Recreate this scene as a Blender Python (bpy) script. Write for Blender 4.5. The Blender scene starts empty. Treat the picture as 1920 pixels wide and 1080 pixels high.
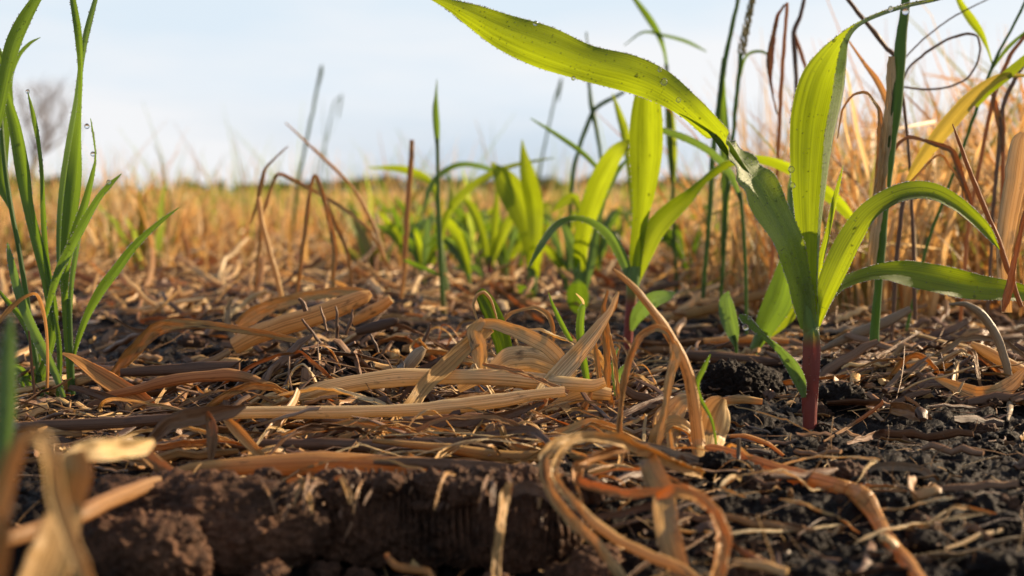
import bpy, math, random
import numpy as np
from mathutils import Vector, noise as mnoise

R = math.radians
scene = bpy.context.scene
COL = scene.collection

# ------------------------------------------------------------------ camera
W, H, F, HZ = 1920., 1080., 2667., 362.
CAMH = 0.09
TILT = math.atan((540 - HZ) / F)
cam_d = bpy.data.cameras.new('camera')
cam = bpy.data.objects.new('camera', cam_d)
COL.objects.link(cam)
cam.location = (0, 0, CAMH)
cam.rotation_euler = (math.pi / 2 - TILT, 0, 0)
cam_d.sensor_width = 36
cam_d.lens = 36 * F / W
cam_d.clip_start = 0.01
cam_d.clip_end = 9000
cam_d.dof.use_dof = True
cam_d.dof.focus_distance = 0.56
cam_d.dof.aperture_fstop = 13.5
scene.camera = cam

# ------------------------------------------------------------------ light
SUN_AZ, SUN_EL = R(68), R(24)
sv = Vector((math.sin(SUN_AZ) * math.cos(SUN_EL), math.cos(SUN_AZ) * math.cos(SUN_EL), math.sin(SUN_EL)))
sun_d = bpy.data.lights.new('sun', 'SUN')
sun_d.energy = 5.0
sun_d.angle = R(0.55)
sun_d.color = (1.0, 0.77, 0.50)
sun = bpy.data.objects.new('sun', sun_d)
sun.rotation_euler = (-sv).to_track_quat('-Z', 'Y').to_euler()
COL.objects.link(sun)

world = bpy.data.worlds.new('World')
scene.world = world
world.use_nodes = True
wn, wl = world.node_tree.nodes, world.node_tree.links
wn.clear()
wo = wn.new('ShaderNodeOutputWorld')
bg = wn.new('ShaderNodeBackground')
bg.inputs['Strength'].default_value = 0.062
sky = wn.new('ShaderNodeTexSky')
sky.sky_type = 'NISHITA'
sky.sun_disc = False
sky.sun_elevation = SUN_EL
sky.sun_rotation = SUN_AZ
sky.altitude = 100
sky.air_density = 1.0
sky.dust_density = 0.6
sky.ozone_density = 1.5
tc = wn.new('ShaderNodeTexCoord')
mp = wn.new('ShaderNodeMapping')
mp.inputs['Scale'].default_value = (1.0, 1.0, 5.0)
mp.inputs['Location'].default_value = (0.35, 0.2, 0.35)
nz = wn.new('ShaderNodeTexNoise')
nz.inputs['Scale'].default_value = 2.6
nz.inputs['Detail'].default_value = 5
nz.inputs['Roughness'].default_value = 0.5
cr = wn.new('ShaderNodeValToRGB')
cr.color_ramp.elements[0].position = 0.38
cr.color_ramp.elements[0].color = (0.0, 0.0, 0.0, 1)
cr.color_ramp.elements[1].position = 0.60
cr.color_ramp.elements[1].color = (0.93, 0.93, 0.93, 1)
# cloud tone: a little greyer towards the horizon
sep = wn.new('ShaderNodeSeparateXYZ')
cr2 = wn.new('ShaderNodeValToRGB')
cr2.color_ramp.elements[0].position = 0.0
cr2.color_ramp.elements[0].color = (4.3, 4.9, 5.7, 1)
cr2.color_ramp.elements[1].position = 0.14
cr2.color_ramp.elements[1].color = (5.6, 6.4, 7.1, 1)
e_ = cr2.color_ramp.elements.new(0.07)
e_.color = (5.6, 6.35, 7.1, 1)
mx = wn.new('ShaderNodeMixRGB')
wl.new(tc.outputs['Generated'], mp.inputs['Vector'])
wl.new(mp.outputs['Vector'], nz.inputs['Vector'])
wl.new(nz.outputs['Fac'], cr.inputs['Fac'])
wl.new(tc.outputs['Generated'], sep.inputs['Vector'])
wl.new(sep.outputs['Z'], cr2.inputs['Fac'])
veil = wn.new('ShaderNodeMapRange')
veil.inputs['From Min'].default_value = 0.16; veil.inputs['From Max'].default_value = 0.45
veil.inputs['To Min'].default_value = 1.0; veil.inputs['To Max'].default_value = 0.15
wl.new(sep.outputs['Z'], veil.inputs['Value'])
vm = wn.new('ShaderNodeMath'); vm.operation = 'MULTIPLY'
vm.inputs[1].default_value = 0.96
wl.new(veil.outputs['Result'], vm.inputs[0])
wl.new(vm.outputs[0], mx.inputs['Fac'])
cl = wn.new('ShaderNodeMixRGB')
cl.inputs['Color2'].default_value = (7.0, 7.0, 7.15, 1)
wl.new(sky.outputs['Color'], mx.inputs['Color1'])
wl.new(cr2.outputs['Color'], cl.inputs['Color1'])
wl.new(cr.outputs['Color'], cl.inputs['Fac'])
wl.new(cl.outputs['Color'], mx.inputs['Color2'])
dotn = wn.new('ShaderNodeVectorMath'); dotn.operation = 'DOT_PRODUCT'
dotn.inputs[1].default_value = (math.sin(SUN_AZ), math.cos(SUN_AZ), 0.15)
wl.new(tc.outputs['Generated'], dotn.inputs[0])
gl = wn.new('ShaderNodeMapRange')
gl.inputs['From Min'].default_value = 0.45; gl.inputs['From Max'].default_value = 1.0
gl.inputs['To Min'].default_value = 0.0; gl.inputs['To Max'].default_value = 0.55
wl.new(dotn.outputs['Value'], gl.inputs['Value'])
mx2 = wn.new('ShaderNodeMixRGB')
mx2.inputs['Color2'].default_value = (8.0, 7.8, 7.6, 1)
wl.new(gl.outputs['Result'], mx2.inputs['Fac'])
wl.new(mx.outputs['Color'], mx2.inputs['Color1'])
wl.new(mx2.outputs['Color'], bg.inputs['Color'])
wl.new(bg.outputs['Background'], wo.inputs['Surface'])

scene.view_settings.view_transform = 'Standard'
scene.view_settings.look = 'None'
scene.view_settings.exposure = 1.12
scene.view_settings.gamma = 1.0
scene.render.engine = 'CYCLES'
cy = scene.cycles
cy.use_denoising = True
cy.max_bounces = 8
cy.diffuse_bounces = 3
cy.glossy_bounces = 3
cy.transmission_bounces = 6
cy.transparent_max_bounces = 6
cy.caustics_reflective = False
cy.caustics_refractive = False
cy.sample_clamp_indirect = 4.0

# ------------------------------------------------------------------ pixel / world helpers
_f = Vector((0, math.cos(TILT), -math.sin(TILT)))
_u = Vector((0, math.sin(TILT), math.cos(TILT)))
CAMP = Vector((0, 0, CAMH))


def P(px, py, Y):
    """the world point seen at (px, py) of the photograph that lies Y metres ahead"""
    d = Vector(((px - 960) / F, 0, 0)) + _u * ((540 - py) / F) + _f
    return CAMP + d * (Y / d.y)


def proj(p):
    v = p - CAMP
    z = v.dot(_f)
    return 960 + F * v.x / z, 540 - F * v.dot(_u) / z


# ------------------------------------------------------------------ noise
def _hash(ix, iy, iz):
    n = (ix * 374761393 + iy * 668265263 + iz * 2147483647 + 1013904223) & 0xffffffff
    n = ((n ^ (n >> 13)) * 1274126177) & 0xffffffff
    n = ((n ^ (n >> 16)) * 2246822519) & 0xffffffff
    return ((n ^ (n >> 15)) & 0xffffff) / float(0xffffff)


def vnoise(x, y, z):
    x, y, z = np.broadcast_arrays(np.asarray(x, float), np.asarray(y, float), np.asarray(z, float))
    fx, fy, fz = np.floor(x), np.floor(y), np.floor(z)
    ix, iy, iz = fx.astype(np.int64), fy.astype(np.int64), fz.astype(np.int64)
    tx, ty, tz = x - fx, y - fy, z - fz
    tx = tx * tx * (3 - 2 * tx); ty = ty * ty * (3 - 2 * ty); tz = tz * tz * (3 - 2 * tz)
    def c(a, b, d):
        return _hash(ix + a, iy + b, iz + d)
    x00 = c(0, 0, 0) * (1 - tx) + c(1, 0, 0) * tx
    x10 = c(0, 1, 0) * (1 - tx) + c(1, 1, 0) * tx
    x01 = c(0, 0, 1) * (1 - tx) + c(1, 0, 1) * tx
    x11 = c(0, 1, 1) * (1 - tx) + c(1, 1, 1) * tx
    return (x00 * (1 - ty) + x10 * ty) * (1 - tz) + (x01 * (1 - ty) + x11 * ty) * tz


def fbm(x, y, z, octv=4, gain=0.5):
    s, a, t = 0., 1., 0.
    for i in range(octv):
        s = s + a * (vnoise(x, y, z + 7.3 * i) - 0.5)
        t += a
        a *= gain
        x, y, z = x * 2.03, y * 2.03, z * 2.03
    return s / t * 2


# mounds: centre x, centre y, radius x, radius y, height
MOUNDS = []
def mound(px, py, rx, ry, h):
    g = P(px, py, 1); d = (g - CAMP)
    t = CAMH / -d.z
    MOUNDS.append((d.x * t, d.y * t, rx, ry, h))
mound(600, 770, .030, .030, .021)
mound(700, 690, .030, .030, .016)
mound(1400, 790, .016, .022, .007)
mound(1760, 730, .060, .060, .013)
mound(1620, 640, .050, .050, .010)
mound(380, 960, .035, .020, .010)
mound(820, 830, .045, .030, .004)
mound(1700, 880, .020, .020, .004)
mound(1860, 960, .022, .022, .006)
mound(330, 650, .06, .04, .006)
mound(560, 610, .05, .05, .012)


def hgt(x, y):
    x = np.asarray(x, float); y = np.asarray(y, float)
    z = np.zeros(np.broadcast(x, y).shape)
    for cx, cy_, rx, ry, h in MOUNDS:
        z = z + h * np.exp(-((x - cx) / rx) ** 2 - ((y - cy_) / ry) ** 2)
    # the near edge of the ledge on the left drops into a dark hollow
    s = 1 / (1 + np.exp(-(0.397 - y + 0.006 * fbm(x * 40, y * 10, 3.1, 3)) / 0.0022))
    m = 1 / (1 + np.exp((x - 0.026) / 0.006))
    z = z - 0.017 * s * m
    z = z - 0.008 * s * (1 - m) * 0.6
    near = np.exp(-np.maximum(y - 1.2, 0) / 1.5)
    z = z + 0.0045 * fbm(x * 22, y * 22, 0.5, 3) * near
    a = fbm(x * 75, y * 75, 4.7, 4, 0.55)
    z = z + 0.0040 * np.abs(a) ** 0.85 * near * 1.6 - 0.0012
    b = vnoise(x * 260, y * 260, 9.1)
    z = z + 0.0016 * np.maximum(b - 0.35, 0) * near
    c = fbm(x * 620, y * 620, 2.2, 3, 0.6)
    z = z + 0.0011 * c * near
    far = np.clip((y - 3) / 10, 0, 1)
    z = z + far * 0.03 * fbm(x * 0.35, y * 0.35, 1.0, 3)
    z = np.where(y > 30, np.minimum(z, 0), z)
    return z


def hg(x, y):
    return float(hgt(x, y))


def hsm(x, y, r=0.006):
    a = np.array([0, r, -r, 0, 0]); b = np.array([0, 0, 0, r, -r])
    return float(np.mean(hgt(x + a, y + b)))


def ground_at(px, py):
    """where the ray through a pixel meets the soil"""
    d = P(px, py, 1) - CAMP
    t = np.linspace(0.28, 6, 900) if d.z < -0.02 else np.linspace(0.28, 40, 3000)
    z = CAMH + d.z * t - hgt(d.x * t, d.y * t)
    k = np.argmax(z < 0)
    if z[k] >= 0:
        k = len(t) - 1
    return float(d.x * t[k]), float(d.y * t[k]), float(CAMH + d.z * t[k])


# ------------------------------------------------------------------ mesh builder
class MB:
    def __init__(s):
        s.v = []; s.f = []; s.uv = []; s.tone = []; s.mix = []; s.n = 0

    def add(s, v, f, uv=None, tone=0.5, mix=None):
        v = np.asarray(v, float).reshape(-1, 3)
        n = len(v)
        f = np.asarray(f, int)
        s.v.append(v)
        s.f.append(f + s.n)
        s.uv.append(np.zeros((n, 2)) if uv is None else np.asarray(uv, float).reshape(-1, 2))
        s.tone.append(np.full(n, float(tone)) if np.isscalar(tone) else np.asarray(tone, float))
        s.mix.append(np.full(n, 0.5) if mix is None else (np.full(n, float(mix)) if np.isscalar(mix) else np.asarray(mix, float)))
        s.n += n

    def build(s, name, mat, parent=None, origin=None, smooth=True):
        v = np.concatenate(s.v)
        if parent is not None:
            p = parent
            while p.parent is not None:
                p = p.parent
            origin = np.array(p.location)
            if parent.parent is None and parent.type == 'MESH':
                origin = np.array(parent.location)
        elif origin is None:
            k = int(np.argmin(v[:, 2]))
            origin = v[k].copy()
        origin = np.asarray(origin, float)
        v = v - origin
        me = bpy.data.meshes.new(name)
        me.vertices.add(len(v))
        me.vertices.foreach_set('co', v.astype(np.float32).ravel())
        loops = np.concatenate([f.ravel() for f in s.f])
        sizes = np.concatenate([np.full(len(f), f.shape[1]) for f in s.f])
        starts = np.concatenate([[0], np.cumsum(sizes)[:-1]])
        me.loops.add(len(loops))
        me.loops.foreach_set('vertex_index', loops.astype(np.int32))
        me.polygons.add(len(sizes))
        me.polygons.foreach_set('loop_start', starts.astype(np.int32))
        me.polygons.foreach_set('loop_total', sizes.astype(np.int32))
        me.polygons.foreach_set('use_smooth', np.full(len(sizes), smooth))
        uvl = me.uv_layers.new(name='uv')
        uv = np.concatenate(s.uv)
        uvl.data.foreach_set('uv', uv[loops].astype(np.float32).ravel())
        a = me.attributes.new('tone', 'FLOAT', 'POINT')
        a.data.foreach_set('value', np.concatenate(s.tone).astype(np.float32))
        a = me.attributes.new('tint', 'FLOAT', 'POINT')
        a.data.foreach_set('value', np.concatenate(s.mix).astype(np.float32))
        me.update(calc_edges=True)
        me.materials.append(mat)
        o = bpy.data.objects.new(name, me)
        COL.objects.link(o)
        if parent is not None:
            o.parent = parent
        else:
            o.location = origin
        return o


def tag(o, label=None, cat=None, group=None, kind=None):
    if label: o['label'] = label
    if cat: o['category'] = cat
    if group: o['group'] = group
    if kind: o['kind'] = kind
    return o


def empty(name, loc):
    o = bpy.data.objects.new(name, None)
    o.empty_display_size = 0.01
    o.location = loc
    COL.objects.link(o)
    return o


def cat_rom(A, n):
    """Catmull-Rom through the rows of A, n samples a segment"""
    A = np.asarray(A, float)
    if len(A) == 2:
        t = np.linspace(0, 1, n * 2 + 1)[:, None]
        return A[0] * (1 - t) + A[1] * t
    Q = np.vstack([2 * A[0] - A[1], A, 2 * A[-1] - A[-2]])
    out = []
    t = np.linspace(0, 1, n, endpoint=False)[:, None]
    for i in range(len(A) - 1):
        p0, p1, p2, p3 = Q[i], Q[i + 1], Q[i + 2], Q[i + 3]
        out.append(0.5 * (2 * p1 + (p2 - p0) * t + (2 * p0 - 5 * p1 + 4 * p2 - p3) * t * t + (3 * p1 - p0 - 3 * p2 + p3) * t ** 3))
    out.append(A[-1:])
    return np.vstack(out)


def nrm(a):
    return a / np.maximum(np.linalg.norm(a, axis=-1, keepdims=True), 1e-12)


CAMA = np.array([0, 0, CAMH])


def sweep(mb, pts, w, theta, prof, ref=None, closed=False, tone=0.5, mix=None, ulen=1.0, flat=None):
    """sweep a cross-section along pts; prof = (u, v) in half-widths, v towards ref.  returns grid of verts, side, normal"""
    pts = np.asarray(pts, float)
    n = len(pts)
    T = nrm(np.gradient(pts, axis=0))
    if ref is None:
        Rf = nrm(CAMA - pts)
    else:
        Rf = nrm(np.broadcast_to(np.asarray(ref, float), pts.shape))
    S0 = nrm(np.cross(T, Rf))
    N0 = nrm(np.cross(S0, T))
    th = np.asarray(theta, float).reshape(-1, 1) * math.pi / 180 if not np.isscalar(theta) else np.full((n, 1), theta * math.pi / 180)
    D = np.cos(th) * S0 + np.sin(th) * N0
    N = -np.sin(th) * S0 + np.cos(th) * N0
    prof = np.asarray(prof, float)
    m = prof.shape[-2]
    hw = (np.asarray(w, float) / 2).reshape(-1, 1, 1)
    if prof.ndim == 2:
        prof = np.broadcast_to(prof, (n, m, 2))
    V = pts[:, None, :] + hw * (prof[:, :, 0:1] * D[:, None, :] + prof[:, :, 1:2] * N[:, None, :])
    i = np.arange(n - 1)[:, None]
    if closed:
        j = np.arange(m)[None, :]
        j2 = (j + 1) % m
    else:
        j = np.arange(m - 1)[None, :]
        j2 = j + 1
    fa = np.stack([i * m + j, i * m + j2, (i + 1) * m + j2, (i + 1) * m + j], -1).reshape(-1, 4)
    L = np.concatenate([[0], np.cumsum(np.linalg.norm(np.diff(pts, axis=0), axis=1))])
    uu = np.broadcast_to(np.linspace(0, 1, m)[None, :], (n, m))
    vv = np.broadcast_to((L * 10 * ulen)[:, None], (n, m))
    uv = np.stack([uu, vv], -1)
    mixv = None
    if mix is not None:
        mixv = np.repeat(np.asarray(mix, float), m) if not np.isscalar(mix) else mix
    mb.add(V.reshape(-1, 3), fa, uv.reshape(-1, 2), tone, mixv)
    if closed:
        for e, rev in ((0, True), (n - 1, False)):
            c = V[e].mean(0)
            idx = np.arange(m)
            v = np.vstack([V[e], c[None]])
            tri = np.stack([idx, (idx + 1) % m, np.full(m, m)], -1)
            if rev: tri = tri[:, ::-1]
            mb.add(v, tri, np.tile([[0.5, vv[e, 0]]], (m + 1, 1)), tone, None if mixv is None else (mixv[e * m] if not np.isscalar(mixv) else mixv))
    return V, D, N


def leaf_prof(m=9, fold=0.25, cup=0.0, thick=0):
    u = np.linspace(-1, 1, m)
    return np.stack([u * math.sqrt(max(1 - fold * fold, .1)), fold * np.abs(u) + cup * u * u], -1)


def oval(m=10, b=0.6, jag=0.0, rnd=None):
    a = np.arange(m) / m * 2 * math.pi
    r = np.ones(m)
    if jag and rnd: r = 1 + jag * np.array([rnd.uniform(-1, 1) for _ in range(m)])
    return np.stack([np.cos(a) * r, np.sin(a) * b * r], -1)


def trace(pts, Y, n=8):
    """control rows (px, py, width px, theta[, Y[, mix]]) -> world pts, widths (m), thetas, mix"""
    rows = []
    for p in pts:
        p = list(p) + [None] * (6 - len(p))
        y = p[4] if p[4] is not None else Y
        q = P(p[0], p[1], y)
        rows.append([q.x, q.y, q.z, p[2] * y / F, p[3] or 0, 1.0 if p[5] is None else p[5]])
    A = cat_rom(rows, n)
    A[:, 3] = np.maximum(A[:, 3], 0.0001)
    return A[:, :3], A[:, 3], A[:, 4], A[:, 5]


# ------------------------------------------------------------------ materials
def new_mat(name):
    m = bpy.data.materials.new(name)
    m.use_nodes = True
    n = m.node_tree.nodes
    n.clear()
    return m, n, m.node_tree.links


def ramp(n, cols):
    r = n.new('ShaderNodeValToRGB')
    el = r.color_ramp.elements
    el[0].position, el[0].color = cols[0][0], (*cols[0][1], 1)
    el[1].position, el[1].color = cols[-1][0], (*cols[-1][1], 1)
    for p, c in cols[1:-1]:
        e = el.new(p); e.color = (*c, 1)
    return r


def noise_node(n, l, vec, scale, detail=3, rough=0.5):
    t = n.new('ShaderNodeTexNoise')
    t.inputs['Scale'].default_value = scale
    t.inputs['Detail'].default_value = detail
    t.inputs['Roughness'].default_value = rough
    if vec is not None: l.new(vec, t.inputs['Vector'])
    return t


def mixc(n, l, a, b, fac, mode='MIX'):
    m = n.new('ShaderNodeMixRGB'); m.blend_type = mode
    for s, v in (('Color1', a), ('Color2', b), ('Fac', fac)):
        if isinstance(v, (int, float)): m.inputs[s].default_value = v
        elif isinstance(v, tuple): m.inputs[s].default_value = (*v, 1)
        else: l.new(v, m.inputs[s])
    return m.outputs['Color']


def attr(n, name):
    a = n.new('ShaderNodeAttribute'); a.attribute_name = name
    return a.outputs['Fac']


def math_node(n, l, op, a, b=None):
    m = n.new('ShaderNodeMath'); m.operation = op
    for i, v in enumerate((a, b)):
        if v is None: continue
        if isinstance(v, (int, float)): m.inputs[i].default_value = v
        else: l.new(v, m.inputs[i])
    return m.outputs[0]


def uv_stretch(n, l, su, sv, seed=None):
    """uv stretched along the blade, shifted for every object"""
    t = n.new('ShaderNodeUVMap'); t.uv_map = 'uv'
    m = n.new('ShaderNodeMapping')
    m.inputs['Scale'].default_value = (su, sv, 1)
    l.new(t.outputs['UV'], m.inputs['Vector'])
    oi = n.new('ShaderNodeObjectInfo')
    c = n.new('ShaderNodeCombineXYZ')
    a = attr(n, 'tone')
    l.new(math_node(n, l, 'ADD', math_node(n, l, 'MULTIPLY', oi.outputs['Random'], 37.0), math_node(n, l, 'MULTIPLY', a, 91.0)), c.inputs['Z'])
    ad = n.new('ShaderNodeVectorMath'); ad.operation = 'ADD'
    l.new(m.outputs['Vector'], ad.inputs[0]); l.new(c.outputs['Vector'], ad.inputs[1])
    return ad.outputs['Vector']


def green_mat(name, dark, light, trans, tfac=0.5, rough=0.42, sheen=0.25, stem=None, fuzz=False):
    m, n, l = new_mat(name)
    out = n.new('ShaderNodeOutputMaterial')
    pr = n.new('ShaderNodeBsdfPrincipled')
    tr = n.new('ShaderNodeBsdfTranslucent')
    mx = n.new('ShaderNodeMixShader')
    v = uv_stretch(n, l, 34, 0.7)
    v2 = uv_stretch(n, l, 5, 4.0)
    n1 = noise_node(n, l, v, 1.0, 2)
    n2 = noise_node(n, l, v2, 1.0, 3)
    vein = ramp(n, [(0.36, (0, 0, 0)), (0.62, (1, 1, 1))]); l.new(n1.outputs['Fac'], vein.inputs['Fac'])
    blot = ramp(n, [(0.35, (0, 0, 0)), (0.70, (1, 1, 1))]); l.new(n2.outputs['Fac'], blot.inputs['Fac'])
    c = mixc(n, l, dark, light, vein.outputs['Color'])
    c = mixc(n, l, c, light, math_node(n, l, 'MULTIPLY', blot.outputs['Color'], 0.5))
    tcol = mixc(n, l, trans, tuple(x * 0.50 for x in trans), vein.outputs['Color'])
    tcol = mixc(n, l, tcol, tuple(x * 1.25 for x in trans), math_node(n, l, 'MULTIPLY', blot.outputs['Color'], 0.5))
    # pale midrib
    uvn = n.new('ShaderNodeUVMap'); uvn.uv_map = 'uv'
    sx = n.new('ShaderNodeSeparateXYZ'); l.new(uvn.outputs['UV'], sx.inputs[0])
    d = math_node(n, l, 'ABSOLUTE', math_node(n, l, 'SUBTRACT', sx.outputs['X'], 0.5))
    rib = ramp(n, [(0.0, (1, 1, 1)), (0.05, (0, 0, 0))]); l.new(d, rib.inputs['Fac'])
    rf = math_node(n, l, 'MULTIPLY', rib.outputs['Color'], 0.45)
    c = mixc(n, l, c, tuple(min(1, x * 1.8 + .02) for x in light), rf)
    tcol = mixc(n, l, tcol, tuple(x * 0.8 for x in trans), rf)
    tn = attr(n, 'tone')
    if stem is not None:
        mt = attr(n, 'tint')
        rp = ramp(n, [(0.25, (1, 1, 1)), (0.8, (0, 0, 0))]); l.new(mt, rp.inputs['Fac'])
        c = mixc(n, l, c, stem, rp.outputs['Color'])
        tcol = mixc(n, l, tcol, tuple(x * .8 for x in stem), rp.outputs['Color'])
    l.new(c, pr.inputs['Base Color'])
    pr.inputs['Roughness'].default_value = rough
    pr.inputs['Sheen Weight'].default_value = sheen
    pr.inputs['Sheen Roughness'].default_value = 0.4
    l.new(tcol, tr.inputs['Color'])
    bm = n.new('ShaderNodeBump'); bm.inputs['Strength'].default_value = 0.35; bm.inputs['Distance'].default_value = 0.0004
    # fine dew fuzz
    tco = n.new('ShaderNodeTexCoord')
    fz = noise_node(n, l, tco.outputs['Object'], 2600, 2)
    hh = math_node(n, l, 'ADD', n1.outputs['Fac'], math_node(n, l, 'MULTIPLY', fz.outputs['Fac'], 1.4))
    l.new(hh, bm.inputs['Height'])
    l.new(bm.outputs['Normal'], pr.inputs['Normal'])
    mx.inputs['Fac'].default_value = tfac
    if fuzz:      # the upper face of the blade carries down and dew, silvery glints put into its colour; under face smooth
        ge = n.new('ShaderNodeNewGeometry')
        up = math_node(n, l, 'SUBTRACT', 1.0, ge.outputs['Backfacing']) if fuzz == 'front' else ge.outputs['Backfacing']
        l.new(math_node(n, l, 'ADD', math_node(n, l, 'MULTIPLY', up, 1.3), 0.2), pr.inputs['Sheen Weight'])
        pr.inputs['Sheen Roughness'].default_value = 0.3
        lo_, hi_ = ((0.07, 0.15, 0.016), (0.50, 0.60, 0.30)) if fuzz == 'front' else ((0.22, 0.30, 0.08), (0.85, 0.88, 0.62))
        glint = math_node(n, l, 'POWER', math_node(n, l, 'MULTIPLY', fz.outputs['Fac'], 1.35), 3.0)
        l.new(mixc(n, l, c, mixc(n, l, lo_, hi_, glint), math_node(n, l, 'MULTIPLY', up, 0.5 if fuzz == 'front' else 0.8)), pr.inputs['Base Color'])
        l.new(math_node(n, l, 'SUBTRACT', tfac, math_node(n, l, 'MULTIPLY', up, 0.1)), mx.inputs['Fac'])
    l.new(pr.outputs[0], mx.inputs[1]); l.new(tr.outputs[0], mx.inputs[2])
    l.new(mx.outputs[0], out.inputs['Surface'])
    return m


def straw_mat(name, cols, stain=(0.045, 0.022, 0.012), stain_lo=0.56, tfac=0.28, rough=0.42, fib=46):
    m, n, l = new_mat(name)
    out = n.new('ShaderNodeOutputMaterial')
    pr = n.new('ShaderNodeBsdfPrincipled')
    tr = n.new('ShaderNodeBsdfTranslucent')
    mx = n.new('ShaderNodeMixShader')
    v = uv_stretch(n, l, fib, 1.2)
    n1 = noise_node(n, l, v, 1.0, 3)
    v2 = uv_stretch(n, l, 3, 6)
    n2 = noise_node(n, l, v2, 1.0, 5, 0.65)
    base = ramp(n, cols)
    oi = n.new('ShaderNodeObjectInfo')
    t = attr(n, 'tone')
    tt = math_node(n, l, 'FRACT', math_node(n, l, 'ADD', math_node(n, l, 'MULTIPLY', t, 0.97), math_node(n, l, 'MULTIPLY', oi.outputs['Random'], 0.0)))
    fsum = math_node(n, l, 'ADD', math_node(n, l, 'MULTIPLY', tt, 0.65), math_node(n, l, 'MULTIPLY', math_node(n, l, 'SUBTRACT', n2.outputs['Fac'], 0.15), 0.5))
    l.new(fsum, base.inputs['Fac'])
    fibr = ramp(n, [(0.34, (0.46, 0.36, 0.26)), (0.56, (1, 1, 1))]); l.new(n1.outputs['Fac'], fibr.inputs['Fac'])
    c = mixc(n, l, base.outputs['Color'], fibr.outputs['Color'], 0.85, 'MULTIPLY')
    st = ramp(n, [(stain_lo, (0, 0, 0)), (stain_lo + 0.10, (1, 1, 1))]); l.new(n2.outputs['Fac'], st.inputs['Fac'])
    c = mixc(n, l, c, stain, math_node(n, l, 'MULTIPLY', st.outputs['Color'], 0.75))
    l.new(c, pr.inputs['Base Color'])
    pr.inputs['Roughness'].default_value = rough
    l.new(mixc(n, l, c, (1.15, 0.98, 0.74), 1.0, 'MULTIPLY'), tr.inputs['Color'])
    bm = n.new('ShaderNodeBump'); bm.inputs['Strength'].default_value = 0.6; bm.inputs['Distance'].default_value = 0.0005
    l.new(math_node(n, l, 'ADD', n1.outputs['Fac'], math_node(n, l, 'MULTIPLY', n2.outputs['Fac'], 0.6)), bm.inputs['Height'])
    l.new(bm.outputs['Normal'], pr.inputs['Normal'])
    mx.inputs['Fac'].default_value = tfac
    l.new(pr.outputs[0], mx.inputs[1]); l.new(tr.outputs[0], mx.inputs[2])
    l.new(mx.outputs[0], out.inputs['Surface'])
    return m


def soil_mat(name, dark=(0.005, 0.0037, 0.0034), light=(0.026, 0.0155, 0.011)):
    m, n, l = new_mat(name)
    out = n.new('ShaderNodeOutputMaterial')
    pr = n.new('ShaderNodeBsdfPrincipled')
    ge = n.new('ShaderNodeNewGeometry')
    n1 = noise_node(n, l, ge.outputs['Position'], 60, 5, 0.65)
    n2 = noise_node(n, l, ge.outputs['Position'], 900, 4, 0.7)
    n3 = noise_node(n, l, ge.outputs['Position'], 2600, 2, 0.6)
    s = math_node(n, l, 'ADD', math_node(n, l, 'MULTIPLY', n1.outputs['Fac'], 0.6), math_node(n, l, 'MULTIPLY', n2.outputs['Fac'], 0.4))
    r = ramp(n, [(0.36, dark), (0.52, tuple((a + b) / 2.6 for a, b in zip(dark, light))), (0.66, light)])
    l.new(s, r.inputs['Fac'])
    # out in the field the soil is covered by golden chaff
    sx = n.new('ShaderNodeSeparateXYZ'); l.new(ge.outputs['Position'], sx.inputs[0])
    n4 = noise_node(n, l, ge.outputs['Position'], 45, 4, 0.7)
    mr = n.new('ShaderNodeMapRange'); mr.inputs['From Min'].default_value = 0.75; mr.inputs['From Max'].default_value = 3.2
    l.new(sx.outputs['Y'], mr.inputs['Value'])
    thr = math_node(n, l, 'GREATER_THAN', n4.outputs['Fac'], math_node(n, l, 'SUBTRACT', 0.72, math_node(n, l, 'MULTIPLY', mr.outputs['Result'], 0.5)))
    c = mixc(n, l, r.outputs['Color'], (0.30, 0.165, 0.07), thr)
    l.new(c, pr.inputs['Base Color'])
    rr = ramp(n, [(0.35, (0.30,) * 3), (0.6, (0.8,) * 3)]); l.new(n3.outputs['Fac'], rr.inputs['Fac'])
    l.new(rr.outputs['Color'], pr.inputs['Roughness'])
    bm = n.new('ShaderNodeBump'); bm.inputs['Strength'].default_value = 0.9; bm.inputs['Distance'].default_value = 0.0008
    l.new(math_node(n, l, 'ADD', n2.outputs['Fac'], math_node(n, l, 'MULTIPLY', n3.outputs['Fac'], 0.5)), bm.inputs['Height'])
    l.new(bm.outputs['Normal'], pr.inputs['Normal'])
    pr.inputs['Specular IOR Level'].default_value = 0.12
    l.new(pr.outputs[0], out.inputs['Surface'])
    return m


def plain_mat(name, a, b, scale=3, rough=0.8, trans=0.0, tcol=None):
    m, n, l = new_mat(name)
    out = n.new('ShaderNodeOutputMaterial')
    pr = n.new('ShaderNodeBsdfPrincipled')
    tco = n.new('ShaderNodeTexCoord')
    n1 = noise_node(n, l, tco.outputs['Object'], scale, 4)
    c = mixc(n, l, a, b, n1.outputs['Fac'])
    c = mixc(n, l, c, mixc(n, l, c, (1.5, 1.4, 1.3), 1.0, 'MULTIPLY'), attr(n, 'tone'))
    l.new(c, pr.inputs['Base Color'])
    pr.inputs['Roughness'].default_value = rough
    if trans:
        tr = n.new('ShaderNodeBsdfTranslucent'); tr.inputs['Color'].default_value = (*tcol, 1)
        mx = n.new('ShaderNodeMixShader'); mx.inputs['Fac'].default_value = trans
        l.new(pr.outputs[0], mx.inputs[1]); l.new(tr.outputs[0], mx.inputs[2])
        l.new(mx.outputs[0], out.inputs['Surface'])
    else:
        l.new(pr.outputs[0], out.inputs['Surface'])
    return m


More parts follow.
